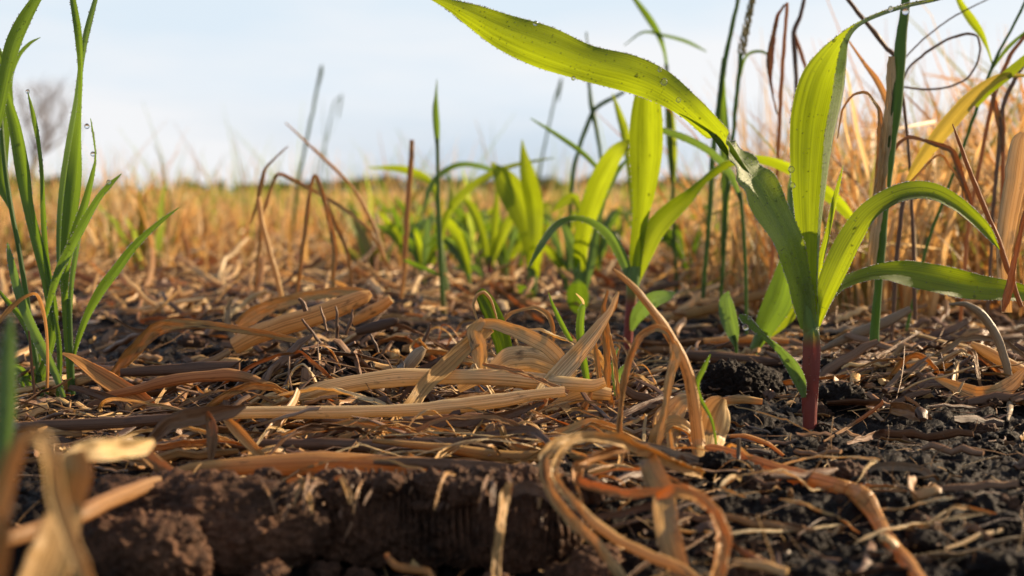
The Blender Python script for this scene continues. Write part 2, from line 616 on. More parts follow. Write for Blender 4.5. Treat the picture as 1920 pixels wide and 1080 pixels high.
M = {}
M['corn'] = green_mat('corn_leaf', (0.045, 0.105, 0.008), (0.085, 0.165, 0.014), (0.40, 0.50, 0.010), 0.58, stem=(0.26, 0.050, 0.032))
M['cornfuzz'] = green_mat('corn_leaf_downy', (0.045, 0.105, 0.008), (0.085, 0.165, 0.014), (0.40, 0.50, 0.010), 0.58, fuzz='front')
M['cornroll'] = green_mat('corn_leaf_rolled', (0.045, 0.105, 0.008), (0.085, 0.165, 0.014), (0.40, 0.50, 0.010), 0.58, fuzz='back')  # paler down: the sun's glare on the rolled margin is put into the colour
M['corn_stem'] = green_mat('corn_stalk', (0.085, 0.165, 0.025), (0.15, 0.26, 0.05), (0.40, 0.42, 0.03), 0.30, sheen=0.3, stem=(0.25, 0.045, 0.030))
M['grass'] = green_mat('grass_leaf', (0.034, 0.075, 0.012), (0.075, 0.140, 0.026), (0.22, 0.36, 0.014), 0.45, rough=0.38, sheen=0.3, stem=(0.35, 0.22, 0.08))
M['bluegreen'] = green_mat('silvery_leaf', (0.045, 0.10, 0.040), (0.12, 0.19, 0.085), (0.22, 0.36, 0.04), 0.38, rough=0.35, sheen=0.5)
M['yellow'] = green_mat('yellow_blade', (0.30, 0.25, 0.04), (0.45, 0.36, 0.06), (0.75, 0.52, 0.06), 0.5)
M['straw'] = straw_mat('straw', [(0.12, (0.34, 0.18, 0.060)), (0.4, (0.60, 0.37, 0.125)), (0.62, (0.74, 0.51, 0.21)), (0.85, (0.82, 0.64, 0.34))], stain_lo=0.57, tfac=0.42)
M['pale'] = straw_mat('pale_straw', [(0.1, (0.60, 0.41, 0.17)), (0.45, (0.80, 0.63, 0.33)), (0.8, (0.90, 0.80, 0.54))], stain_lo=0.60, tfac=0.45)
M['orange'] = straw_mat('orange_stalk', [(0.1, (0.42, 0.19, 0.050)), (0.5, (0.68, 0.36, 0.11)), (0.9, (0.80, 0.53, 0.20))], stain_lo=0.66, tfac=0.45)
M['brown'] = straw_mat('brown_straw', [(0.1, (0.075, 0.038, 0.022)), (0.5, (0.20, 0.105, 0.055)), (0.9, (0.36, 0.21, 0.11))], stain_lo=0.60, tfac=0.15)
M['grey'] = straw_mat('weathered_straw', [(0.1, (0.13, 0.09, 0.06)), (0.5, (0.32, 0.23, 0.14)), (0.9, (0.54, 0.43, 0.28))], stain_lo=0.60, tfac=0.1)
M['rust'] = straw_mat('rusty_blade', [(0.1, (0.27, 0.13, 0.050)), (0.5, (0.48, 0.27, 0.11)), (0.9, (0.64, 0.42, 0.19))], stain_lo=0.62, tfac=0.5)
M['litter'] = straw_mat('litter', [(0.08, (0.050, 0.024, 0.014)), (0.30, (0.17, 0.080, 0.036)), (0.52, (0.40, 0.22, 0.085)), (0.80, (0.70, 0.46, 0.19))], stain_lo=0.58, tfac=0.15, fib=10)
M['field'] = straw_mat('field_straw', [(0.1, (0.50, 0.30, 0.11)), (0.45, (0.76, 0.53, 0.24)), (0.85, (0.90, 0.77, 0.48))], stain_lo=0.72, tfac=0.45, fib=4)
M['fieldgreen'] = plain_mat('field_green', (0.06, 0.12, 0.02), (0.12, 0.19, 0.03), 9, 0.6, 0.5, (0.36, 0.46, 0.05))
M['soil'] = soil_mat('soil')
M['clod'] = soil_mat('clod_soil_sunlit', (0.016, 0.010, 0.007), (0.21, 0.105, 0.06))  # lighter than the soil: sunlit nubs are put into the colour
M['bark'] = plain_mat('bark', (0.10, 0.09, 0.085), (0.19, 0.165, 0.15), 2, 0.9)
M['tree'] = plain_mat('foliage', (0.030, 0.062, 0.026), (0.065, 0.105, 0.035), 0.8, 0.8)


def dew_mat(name, frost):
    m, n, l = new_mat(name)
    out = n.new('ShaderNodeOutputMaterial')
    gl = n.new('ShaderNodeBsdfGlossy'); gl.inputs['Roughness'].default_value = 0.06; gl.inputs['Color'].default_value = (1, 1, 1, 1)
    rfr = n.new('ShaderNodeBsdfRefraction'); rfr.inputs['Roughness'].default_value = 0.0; rfr.inputs['IOR'].default_value = 1.33
    tp = n.new('ShaderNodeBsdfTransparent')
    df = n.new('ShaderNodeBsdfTranslucent'); df.inputs['Color'].default_value = (0.95, 0.95, 0.92, 1)
    fr = n.new('ShaderNodeFresnel'); fr.inputs['IOR'].default_value = 1.45
    a = n.new('ShaderNodeMixShader'); a.inputs['Fac'].default_value = 0.45
    l.new(rfr.outputs[0], a.inputs[1]); l.new(tp.outputs[0], a.inputs[2])
    b = n.new('ShaderNodeMixShader'); b.inputs['Fac'].default_value = frost
    l.new(a.outputs[0], b.inputs[1]); l.new(df.outputs[0], b.inputs[2])
    c = n.new('ShaderNodeMixShader')
    l.new(fr.outputs[0], c.inputs['Fac']); l.new(b.outputs[0], c.inputs[1]); l.new(gl.outputs[0], c.inputs[2])
    l.new(c.outputs[0], out.inputs['Surface'])
    return m
M['dewbead'] = dew_mat('dew_bead', 0.35)
M['dew'] = dew_mat('dew', 0.0)

# ------------------------------------------------------------------ small shapes
def ico(sub=1):
    import bmesh
    b = bmesh.new(); bmesh.ops.create_icosphere(b, subdivisions=sub, radius=1)
    v = np.array([x.co[:] for x in b.verts]); f = np.array([[q.index for q in x.verts] for x in b.faces])
    b.free()
    return v, f
ICO1, ICO2, ICO3 = ico(1), ico(2), ico(3)


def beads(mb, pts, radii, ic=ICO1, squash=None):
    v, f = ic
    for p, r in zip(pts, radii):
        mb.add(v * r + p, f)


def leaf_dew(parent, V, N, rnd, edge=120, face=60, big=4, r0=0.00021):
    """dew beads on the rim of a blade and over its face"""
    mb = MB()
    n, m = V.shape[:2]
    pts = []; rad = []
    for _ in range(edge):
        t = rnd.uniform(0.02, 0.98) * (n - 1); i = int(t); f = t - i
        c = 0 if rnd.random() < 0.5 else m - 1
        p = V[i, c] * (1 - f) + V[i + 1, c] * f
        out = p - V[i, m // 2]; out = out / (np.linalg.norm(out) + 1e-9)
        r = r0 * rnd.choice([0.6, 0.8, 1, 1, 1.3])
        pts.append(p + out * r * 0.6); rad.append(r)
    for _ in range(face):
        t = rnd.uniform(0.05, 0.95) * (n - 1); i = int(t)
        c = rnd.randint(1, m - 2)
        g = rnd.random()
        p = V[i, c] * (1 - g) + V[i, min(c + 1, m - 1)] * g
        s = 1 if np.dot(N[i], CAMA - p) > 0 else -1
        r = r0 * rnd.choice([0.5, 0.7, 0.9, 1.2])
        pts.append(p + N[i] * s * r * 0.3); rad.append(r)
    beads(mb, pts, rad)
    o = mb.build('dew_beads', M['dewbead'], parent)
    o['kind'] = 'stuff'
    for _ in range(big):
        mb = MB()
        t = rnd.uniform(0.1, 0.9) * (n - 1); i = int(t)
        c = rnd.randint(1, m - 2)
        s = 1 if np.dot(N[i], CAMA - V[i, c]) > 0 else -1
        r = rnd.uniform(0.0004, 0.0008)
        beads(mb, [V[i, c] + N[i] * s * r * 0.35], [r], ICO2)
        mb.build('dew_drop', M['dew'], parent)
    return o


def drop(parent, px, py, Y, r):
    mb = MB()
    v = ICO2[0].copy()
    v[:, 2] = np.where(v[:, 2] > 0, v[:, 2] * 1.15, v[:, 2])
    mb.add(v * r + np.array(P(px, py, Y)), ICO2[1])
    return mb.build('dew_drop', M['dew'], parent)


def leaf(parent, pts, Y, mat='corn', fold=0.22, cup=0.05, n=10, m=9, name='leaf', wave=0.0, rnd=None, dew=None, tone=0.5, label=None, roll=0.0):
    A, w, th, mix = trace(pts, Y, n)
    pf = leaf_prof(m, fold, cup)

    N_ = len(A)
    if roll:       # the right margin is rolled over towards the viewer and shows its downy upper face
        q = np.linspace(0, 1, N_)
        rw = roll * np.clip(q * 3.2, .02, 1) * np.clip((1.02 - q) * 4.5, .05, 1)
        pf = np.repeat(pf[None], N_, 0).copy()
        ts = np.linspace(0, 1, 6)[1:]
        ex = np.stack([pf[:, -1:, 0] + .03 - rw[:, None] * ts[None] ** 1.1, pf[:, -1:, 1] + .75 * rw[:, None] * ts[None] + .03], -1)
        pf = np.concatenate([pf, ex], 1)
        pf[:, :, 0] += .0
    elif wave and rnd:
        ph = rnd.uniform(0, 6)
        k = np.arange(N_)[:, None] / n
        u = pf[None, :, 0]
        wv = wave * np.abs(u) ** 2 * np.sin(k * 3.1 + ph + (u > 0) * 1.7)
        pfn = np.repeat(pf[None], N_, 0).copy()
        pfn[:, :, 1] += wv
        pf = pfn
    mb = MB()
    V, D, N = sweep(mb, A, w, th, pf, tone=tone, mix=mix)
    o = mb.build(name, M[mat], parent)
    if label: o['label'] = label
    if dew:
        leaf_dew(o, V, N, rnd or random.Random(1), *dew)
    return o


def stalk(parent, pts, Y, mat='corn_stem', b=0.9, n=8, m=14, name='stalk', tone=0.5):
    A, w, th, mix = trace(pts, Y, n)
    mb = MB()
    sweep(mb, A, w, th, oval(m, b), closed=True, tone=tone, mix=mix)
    return mb.build(name, M[mat], parent)


# ================================================================== SETTING
def build_ground():
    dense = np.tan(np.linspace(-math.atan(0.44), math.atan(0.44), 860))
    side = np.concatenate([-np.geomspace(6, 0.46, 26), dense, np.geomspace(0.46, 6, 26)])
    y0 = np.linspace(-2, 0.26, 16)
    y1 = np.geomspace(0.27, 1.7, 820)
    y2 = np.geomspace(1.72, 4200, 160)
    ys = np.concatenate([y0, y1, y2])
    Yg, Ug = np.meshgrid(ys, side, indexing='ij')
    Xg = Ug * np.maximum(np.abs(Yg), 0.3) * 1.0
    Z = hgt(Xg, Yg)
    ny, nx = Z.shape
    V = np.stack([Xg, Yg, Z], -1).reshape(-1, 3)
    i = np.arange(ny - 1)[:, None]; j = np.arange(nx - 1)[None]
    f = np.stack([i * nx + j, i * nx + j + 1, (i + 1) * nx + j + 1, (i + 1) * nx + j], -1).reshape(-1, 4)
    mb = MB(); mb.add(V, f)
    o = mb.build('ground', M['soil'], origin=(0, 0, 0))
    o['kind'] = 'structure'
build_ground()

rnd = random.Random(11)

# ------------------------------------------------------------------ soil clods
def clod(cx, cy, cz, rx, ry, rz, seed, ribs=0, label=None, group=None, mat='clod', rough=0.35):
    import bmesh
    b = bmesh.new(); bmesh.ops.create_icosphere(b, subdivisions=6 if rx > .012 else 5, radius=1)
    v = np.array([x.co[:] for x in b.verts]); f = np.array([[q.index for q in x.verts] for x in b.faces]); b.free()
    p = v * np.array([rx, ry, rz])
    q = p + seed * .013
    rr = (rx * ry * rz) ** (1 / 3)
    d = (rough * .9 * rr * fbm(q[:, 0] * .9 / rr, q[:, 1] * .9 / rr, q[:, 2] * .9 / rr, 3)
         + .0046 * min(1, rr / .009) * np.abs(fbm(q[:, 0] * 230, q[:, 1] * 230, q[:, 2] * 230, 4, .65)) ** .7
         + .0012 * fbm(q[:, 0] * 900, q[:, 1] * 900, q[:, 2] * 900, 3, .6))
    p = p + v * d[:, None]
    mb = MB(); mb.add(p + np.array([cx, cy, cz]), f)
    o = mb.build('soil_clod', M[mat], origin=(cx, cy, cz - rz * .7))
    tag(o, label or 'crumbly dark soil clod on the seedbed', 'soil clod', group or 'loose soil clods')
    return o


def ribbed_clod():
    """long clod with upright ridges pressed into its near face"""
    x0 = P(570, 900, .385).x; x1 = P(1110, 900, .385).x
    nx, na = 900, 90
    X = np.linspace(x0, x1, nx)[:, None]
    A = np.linspace(0, 1, na)[None, :]        # 0 bottom front .. 1 back top
    cx = (x0 + x1) / 2; L = (x1 - x0) / 2
    end = np.sqrt(np.clip(1 - ((X - cx) / L) ** 6, 0, 1))
    ang = (A - 0.14) * math.pi * 1.0
    wob = fbm(X * 55, A * 3, 2.0, 3)
    phase = X / 0.0021 * 2 * math.pi + 16.0 * fbm(X * 45, A * 1.1, 5.5, 4) + 3.2 * A
    rib = np.abs(np.sin(phase / 2)) ** 0.75
    amp = 0.0021 * np.clip(np.sin(np.clip(A * 1.25, 0, 1) * math.pi), 0, 1) ** .6 * (0.1 + 1.5 * vnoise(X * 320, A * 9, 3.3)) * np.clip(.15 + 1.5 * vnoise(X * 60, A * 2.5, 9.3), 0, 1.2)
    fine = 0.0026 * fbm(X * 600, A * 30, 1.7, 4, 0.65) + .0022 * fbm(X * 150, A * 7, 4.7, 3)
    r = 0.0160 * (1 + 0.16 * wob + .30 * fbm(X * 28, A * 0, 6.0, 3)) * end + amp * (rib - .5) * end + fine
    y = 0.398 - np.cos(ang) * r * 0.85
    z = -0.006 + np.sin(ang) * r * (1 + 0.08 * fbm(X * 20, A * 0, 8.0, 2))
    V = np.stack([np.broadcast_to(X, y.shape), y, z], -1)
    i = np.arange(nx - 1)[:, None]; j = np.arange(na - 1)[None]
    f = np.stack([i * na + j, i * na + j + 1, (i + 1) * na + j + 1, (i + 1) * na + j], -1).reshape(-1, 4)
    mb = MB(); mb.add(V.reshape(-1, 3), f[:, ::-1])
    o = mb.build('soil_clod', M['clod'], origin=(cx, 0.398, -0.006))
    tag(o, 'long dark soil clod with upright ridges along its near face', 'soil clod')
ribbed_clod()
def clod_fibres():
    r = random.Random(6)
    mb = MB()
    for k in range(50):
        x = r.uniform(P(600, 900, .385).x, P(1045, 900, .385).x)
        a = 1.75 - r.random() ** 1.3 * 1.5
        R0 = .0180
        p = np.array([x, .398 - math.cos(a) * R0 * .85, -.006 + math.sin(a) * R0])
        L = r.uniform(.0015, .005); n_ = np.array([0, -math.cos(a), math.sin(a)])
        t = np.linspace(0, 1, 4)[:, None]
        pts = p + n_ * .0008 * t * 2 + t * np.array([[r.gauss(0, .25), 0, -1]]) * L
        w = r.uniform(.0004, .0012)
        sweep(mb, pts, np.array([w, w * 1.2, w, w * .4]), 0, oval(6, .6, .2, r), closed=True, tone=r.random())
    tag(mb.build('clod_fibres', M['brown'], origin=(0, .38, 0)), 'short root fibres and chaff clinging to the ridged clod', 'root fibres', kind='stuff')
CLOD_FIBRES = clod_fibres
p = P(370, 985, .385); clod(p.x, p.y + .006, p.z - .002, .036, .016, .0150, 4.4, label='big blurred brown soil clod at the lower left under the straw', mat='clod')
p = P(250, 1010, .36); clod(p.x, p.y + .006, p.z - .006, .018, .012, .010, 9.4, label='lower brown soil clod beside the blurred bent straw at the left')
p = P(1335, 720, .60)
clod(p.x + .014, p.y + .02, p.z - .006, .018, .012, .0125, 2.2, label='black soil clod just left of the tall purple stalk', mat='soil')
clod(P(1590, 735, .575).x, .585, .002, .011, .009, .0090, 3.2, label='black soil clod just right of the tall purple stalk', mat='soil')
clod(P(620, 690, .60).x, .60, .008, .026, .014, .016, 7.2, label='dark soil clod with rootlets standing out of its top', mat='soil')
clod(P(480, 690, .62).x, .63, .004, .018, .012, .010, 8.2, label='dark soil clod between the arched straw and the rooty clod', mat='soil')
for k in range(34):
    x_ = rnd.uniform(P(280, 900, .37).x, P(1130, 900, .37).x); s = rnd.uniform(.0016, .0050); y_ = rnd.uniform(.352, .382)
    clod(x_, y_, hg(x_, y_) + s * .4, s * rnd.uniform(.9, 1.6), s, s * .8, k * 1.3 + 190, group='clods below the near ridge', label='blurred clod of brown soil lying below the near ridge')
for k in range(46):
    x_ = rnd.uniform(P(330, 900, .385).x, P(1110, 900, .385).x); s = rnd.uniform(.0012, .0042)
    clod(x_, rnd.uniform(.386, .402), rnd.uniform(.004, .0105), s * rnd.uniform(.9, 1.6), s, s * .8, k * 2.3 + 90, group='crumbs on the near ridge', label='small brown crumb of soil resting on the near ridge')
for k in range(70):
    px = rnd.uniform(1050, 1990) if k < 42 else rnd.uniform(0, 1900)
    py = rnd.uniform(780, 1100) if k < 42 else rnd.uniform(600, 800)
    gx, gy, gz = ground_at(px, py)
    s = rnd.uniform(.0018, .0055)
    clod(gx, gy, gz + s * .2, s * rnd.uniform(.9, 1.5), s, s * .7, k * 1.7 + 20, group='loose soil clods', label='small loose clod of dark crumbly soil on the seedbed', mat=rnd.choice(['soil', 'soil', 'clod']))

# soil crumbs, nobody could count them
mb = MB()
v0, f0 = ICO1
for k in range(5500):
    px = rnd.uniform(-150, 2070); py = 520 + 600 * rnd.random() ** 0.8
    y = CAMH * F / (py - HZ); x = (px - 960) / F * y
    z = hg(x, y)
    s = rnd.choice([.0003, .0004, .0006, .0009, .0014]) * (y / .5) ** .5
    v = v0 * s * np.array([rnd.uniform(.7, 1.4), rnd.uniform(.7, 1.4), rnd.uniform(.6, 1)])
    v = v * (1 + 0.35 * np.random.RandomState(k).rand(len(v0), 1))
    mb.add(v + np.array([x, y, z + s * .3]), f0, tone=rnd.random())
o = mb.build('soil_crumbs', M['soil'], origin=(0, .5, 0), smooth=False)
tag(o, 'small crumbs of dark soil scattered over the seedbed', 'soil crumbs', kind='stuff')

CLOD_FIBRES()
#===PLANTS===
exec_plants = True
# ================================================================== MAIN CORN SEEDLING
def corn(px, py, Y=None):
    gx, gy, gz = ground_at(px, py)
    if Y is not None:
        q = P(px, py, Y); gx, gy, gz = q.x, q.y, q.z
    return empty('corn_seedling', (gx, gy, gz)), gy


r1 = random.Random(5)
c1, _ = corn(1518, 822, .530)
tag(c1, 'tall sharp corn seedling with purple stalk and dewy glowing leaves', 'corn seedling', 'corn seedlings of the row')
Y1 = .530
stalk(c1, [(1517, 840, 28, 0, None, 0), (1518, 800, 26, 0, None, 0), (1519, 755, 28, 0, None, 0), (1521, 700, 30, 0, None, .1), (1522, 640, 30, 0, None, .45), (1519, 600, 33, 0, None, .9), (1515, 560, 34, 0, None, 1), (1508, 520, 26, 0, None, 1)], Y1)
leaf(c1, [(1517, 776, 26, 0, .5285, 0), (1518, 740, 31, 0, .5275, 0), (1520, 700, 33, 0, .527, .05), (1522, 660, 33, 0, .527, .2), (1522, 636, 31, 0, .527, .5), (1524, 618, 18, 0, .527, .9), (1526, 606, 5, 0, .528, 1)], Y1, mat='corn_stem', fold=0, cup=-.42, name='sheath', dew=(120, 40, 0, .00016))
# long leaf that twists and sweeps to the upper left
leaf(c1, [(1516, 615, 30, 10, .529, 1), (1506, 560, 42, 0, .527, 1), (1494, 510, 46, -12, .524, 1), (1478, 460, 58, -25, .521, 1), (1450, 405, 78, -36, .519, 1),
          (1418, 352, 88, -42, .517, 1), (1402, 330, 82, -49, .5165, 1), (1388, 310, 74, -57, .516, 1), (1375, 292, 66, -64, .5155, 1), (1365, 279, 60, -72, .515, 1), (1357, 269, 60, -86, .5148, 1), (1350, 261, 58, -104, .5145, 1), (1338, 248, 54, -135, .514, 1), (1292, 202, 48, -172, .513, 1),
          (1240, 163, 62, -180, .512, 1), (1180, 138, 70, -180, .511, 1), (1100, 118, 68, -180, .510, 1), (1020, 88, 80, -182, .509, 1), (950, 62, 68, -178, .509, 1), (890, 32, 46, -175, .508, 1),
          (845, 10, 22, -175, .508, 1), (800, -6, 2, -175, .508, 1)], Y1, mat='cornfuzz', fold=0.16, wave=0.12, rnd=r1, dew=(900, 420, 9))
_lf = [q for q in c1.children if q.name.startswith('leaf')][0]
stalk(_lf, [(1506, 560, 8, 0, .5290, 1), (1478, 460, 9, 0, .5235, 1), (1450, 405, 10, 0, .5210, 1), (1418, 352, 11, 0, .5190, 1), (1388, 310, 15, 0, .5165, 1), (1370, 285, 20, 0, .5152, 1), (1357, 269, 22, 0, .5147, 1),
           (1344, 255, 18, 0, .5150, 1), (1322, 232, 12, 0, .5160, 1), (1292, 204, 3, 0, .5165, 1)], Y1, mat='corn', b=.30, name='midrib')
# upright centre leaf whose tip bends to the right
leaf(c1, [(1520, 590, 26, 0, .528, 1), (1518, 530, 30, 0, .527, 1), (1516, 430, 46, -10, .525, 1), (1517, 330, 70, -15, .522, 1), (1522, 250, 86, -18, .520, 1), (1530, 200, 92, -18, .518, 1),
          (1543, 150, 84, -12, .516, 1), (1563, 105, 54, 5, .514, 1), (1584, 70, 26, 35, .512, 1), (1610, 46, 18, 60, .510, 1), (1650, 27, 16, 60, .508, 1), (1700, 11, 16, 60, .506, 1), (1745, 2, 11, 55, .504, 1), (1775, -4, 2, 55, .503, 1)],
     Y1, mat='cornroll', fold=0.15, cup=-.1, roll=.62, rnd=r1, wave=0.04, dew=(600, 160, 4))
# right arching leaf
leaf(c1, [(1528, 610, 26, 15, .530, 1), (1545, 560, 42, 15, .531, 1), (1572, 500, 54, 18, .532, 1), (1598, 450, 54, 25, .534, 1), (1630, 405, 50, 35, .536, 1), (1672, 376, 48, 38, .538, 1), (1712, 364, 48, 38, .540, 1),
          (1750, 366, 44, 38, .541, 1), (1788, 384, 38, 38, .542, 1), (1820, 408, 32, 35, .543, 1), (1848, 434, 24, 30, .544, 1), (1874, 468, 2, 30, .545, 1)], Y1, fold=0.45, rnd=r1, dew=(360, 90, 3))
# low right leaf
leaf(c1, [(1528, 612, 14, 5, .534, 1), (1550, 565, 18, 5, .538, 1), (1580, 532, 22, 10, .543, 1), (1640, 512, 30, 20, .548, 1), (1700, 514, 50, 20, .552, 1), (1760, 525, 56, 15, .556, 1), (1820, 537, 50, 10, .560, 1),
          (1880, 544, 40, 10, .564, 1), (1930, 552, 26, 10, .568, 1), (1970, 560, 2, 10, .57, 1)], Y1, fold=0.18, rnd=r1, wave=0.12, dew=(300, 60, 2))
# young inner blade
leaf(c1, [(1530, 560, 10, 30, .535, 1), (1538, 500, 16, 30, .536, 1), (1553, 440, 14, 40, .537, 1), (1566, 380, 14, 40, .538, 1), (1576, 335, 8, 40, .539, 1), (1581, 310, 1, 40, .54, 1)], Y1, fold=0.4, rnd=r1, dew=(70, 20, 0))
# first leaf, short, pointing to the left
leaf(c1, [(1508, 745, 8, 10, .527, 1), (1500, 712, 26, 20, .525, 1), (1486, 682, 30, 30, .522, 1), (1464, 655, 20, 40, .520, 1), (1436, 632, 14, 40, .518, 1), (1412, 610, 17, 30, .516, 1), (1397, 597, 18, 20, .515, 1), (1386, 590, 6, 20, .514, 1)],
     Y1, mat='bluegreen', fold=0.35, rnd=r1, dew=(110, 60, 1))
lf = [q for q in c1.children if q.name.startswith('leaf')][0]
drop(lf, 1245, 154, .506, .0013); drop(lf, 1237, 131, .508, .0008); drop(lf, 1004, 44, .506, .0009); drop(lf, 1075, 147, .506, .0008); drop(lf, 1272, 188, .507, .0009)
lf = [q for q in c1.children if q.name.startswith('leaf')][1]
drop(lf, 1486, 348, .519, .0011); drop(lf, 1484, 318, .519, .0012); drop(lf, 1698, 22, .503, .0013); drop(lf, 1670, 17, .504, .0010)
drop(c1.children[-1], 1398, 614, .513, .0013); drop(c1.children[-1], 1406, 598, .513, .0009)

# ================================================================== second seedling
r2 = random.Random(8)
Y2 = .80
c2, _ = corn(1178, 655, .80)
tag(c2, 'corn seedling under the long leaf with upright yellow green blade and purple stem', 'corn seedling', 'corn seedlings of the row')
stalk(c2, [(1177, 665, 17, 0, None, 0), (1179, 610, 18, 0, None, 0), (1183, 570, 20, 0, None, .3), (1187, 530, 24, 0, None, .9), (1190, 500, 22, 0, None, 1)], Y2)
leaf(c2, [(1189, 530, 22, 0, None, 1), (1193, 470, 26, 0, .80, 1), (1201, 405, 32, 0, .795, 1), (1208, 345, 48, 0, .79, 1), (1211, 285, 62, 0, .785, 1), (1212, 230, 62, 0, .78, 1), (1213, 185, 50, 0, .775, 1), (1214, 155, 30, 0, .77, 1), (1214, 135, 2, 0, .77, 1)], Y2, fold=0.2, rnd=r2, dew=(90, 14, 5, .0003))
leaf(c2, [(1184, 530, 14, 10, .80, 1), (1172, 492, 22, 20, .80, 1), (1153, 450, 28, 35, .795, 1), (1130, 424, 28, 50, .79, 1), (1100, 408, 24, 60, .785, 1), (1066, 406, 22, 60, .78, 1), (1035, 425, 22, 50, .775, 1), (1010, 462, 18, 45, .77, 1), (990, 505, 2, 40, .77, 1)],
     Y2, mat='bluegreen', fold=0.4, rnd=r2, dew=(90, 10, 0, .0003))
leaf(c2, [(1192, 525, 18, -10, .80, 1), (1204, 480, 36, -10, .80, 1), (1224, 434, 42, -10, .80, 1), (1256, 397, 38, -15, .80, 1), (1288, 368, 30, -30, .80, 1), (1315, 340, 22, -50, .80, 1), (1345, 316, 24, -50, .80, 1), (1380, 300, 22, -45, .80, 1),
          (1430, 298, 22, -40, .80, 1), (1480, 314, 26, -35, .80, 1), (1530, 345, 28, -30, .80, 1), (1570, 378, 26, -20, .80, 1), (1600, 415, 14, -20, .80, 1), (1606, 440, 2, -20, .80, 1)], Y2, fold=0.25, rnd=r2, dew=(90, 10, 1, .0003))
leaf(c2, [(1184, 620, 6, 0, .79, 1), (1196, 590, 26, 0, .785, 1), (1222, 566, 34, 20, .78, 1), (1250, 556, 24, 30, .775, 1), (1266, 548, 3, 30, .775, 1)], Y2, mat='bluegreen', fold=0.15, rnd=r2, dew=(20, 8, 1, .0003))

# third
r3 = random.Random(9)
Y3 = 1.0
c3, _ = corn(1088, 600, 1.0)
tag(c3, 'corn seedling with round lowest leaf and one broad blade leaning right', 'corn seedling', 'corn seedlings of the row')
stalk(c3, [(1088, 610, 12, 0, None, .2), (1088, 560, 16, 0, None, .8), (1090, 510, 22, 0, None, 1)], Y3)
leaf(c3, [(1090, 550, 20, 0, None, 1), (1088, 500, 24, 5, None, 1), (1091, 450, 30, 5, .99, 1), (1104, 400, 38, 5, .985, 1), (1122, 350, 42, 10, .98, 1), (1143, 308, 40, 20, .975, 1), (1166, 280, 34, 40, .97, 1), (1190, 270, 20, 50, .97, 1), (1210, 275, 2, 50, .97, 1)], Y3, fold=0.2, rnd=r3, dew=(50, 4, 1, .0004))
leaf(c3, [(1096, 540, 14, -5, None, 1), (1108, 490, 18, -15, None, 1), (1118, 430, 14, -25, None, .6), (1130, 375, 14, -25, None, .6), (1150, 330, 14, -25, None, 1), (1178, 296, 4, -20, None, 1)], Y3, mat='bluegreen', fold=0.3)
leaf(c3, [(1084, 540, 10, 0, None, 1), (1078, 480, 22, 10, None, 1), (1066, 440, 20, 20, None, 1), (1050, 405, 3, 30, None, 1)], Y3, mat='bluegreen', fold=0.3)
leaf(c3, [(1086, 590, 6, 0, .99, 1), (1084, 572, 34, 0, .985, 1), (1083, 550, 42, 0, .98, 1), (1083, 534, 30, 0, .975, 1), (1083, 524, 4, 0, .975, 1)], Y3, mat='grass', fold=0.12)
leaf(c3, [(1092, 420, 6, 0, 1.05, 1), (1078, 372, 16, 0, 1.05, 1), (1056, 380, 16, 0, 1.05, 1), (1036, 398, 2, 0, 1.05, 1)], Y3, mat='corn', fold=0.2)

# fourth
Y4 = 1.17
c4, _ = corn(1002, 572, 1.17)
tag(c4, 'corn seedling with two wide glowing blades just left of the round leafed one', 'corn seedling', 'corn seedlings of the row')
stalk(c4, [(1001, 580, 10, 0, None, .2), (1000, 540, 14, 0, None, .9), (997, 500, 18, 0, None, 1)], Y4)
leaf(c4, [(998, 530, 14, 0, None, 1), (997, 480, 26, 0, None, 1), (988, 430, 34, 0, None, 1), (970, 380, 52, 0, None, 1), (948, 340, 44, 0, None, 1), (922, 305, 4, 0, None, 1)], Y4, fold=0.15)
leaf(c4, [(1000, 520, 14, 0, None, 1), (1003, 460, 24, 0, 1.16, 1), (1002, 390, 34, 0, 1.16, 1), (990, 330, 30, 0, 1.15, 1), (982, 290, 14, 0, 1.15, 1), (979, 262, 2, 0, 1.15, 1)], Y4, fold=0.15)
leaf(c4, [(1006, 520, 8, 0, None, 1), (1012, 470, 14, 0, None, 1), (1022, 440, 14, 0, None, 1), (1030, 415, 2, 0, None, 1)], Y4, fold=0.15)
leaf(c4, [(1003, 570, 8, 0, None, 1), (990, 548, 20, 30, 1.15, 1), (970, 540, 18, 40, 1.15, 1), (948, 545, 3, 40, 1.15, 1)], Y4, mat='grass', fold=0.15)
# fifth
Y5 = 1.30
c5, _ = corn(918, 550, 1.3)
tag(c5, 'corn seedling with red stem base and wide spreading arched leaves beside the thin green stem', 'corn seedling', 'corn seedlings of the row')
stalk(c5, [(919, 558, 9, 0, None, 0), (919, 520, 11, 0, None, 0), (917, 480, 12, 0, None, .8)], Y5)
leaf(c5, [(920, 500, 8, 0, None, 1), (935, 455, 18, 0, None, 1), (960, 410, 20, 30, None, 1), (992, 395, 18, 50, None, 1), (1025, 408, 10, 50, None, 1), (1040, 425, 2, 50, None, 1)], Y5, fold=0.3)
leaf(c5, [(915, 500, 8, 0, None, 1), (905, 440, 16, 0, None, 1), (885, 390, 18, 0, None, 1), (865, 370, 2, 0, None, 1)], Y5, fold=0.2)
leaf(c5, [(918, 500, 8, 0, None, 1), (926, 440, 14, 0, None, 1), (930, 390, 12, 0, None, 1), (932, 350, 2, 0, None, 1)], Y5, fold=0.2)
leaf(c5, [(914, 530, 6, 0, None, 1), (895, 505, 12, 20, None, 1), (870, 498, 12, 30, None, 1), (850, 505, 2, 30, None, 1)], Y5, mat='bluegreen', fold=0.2)
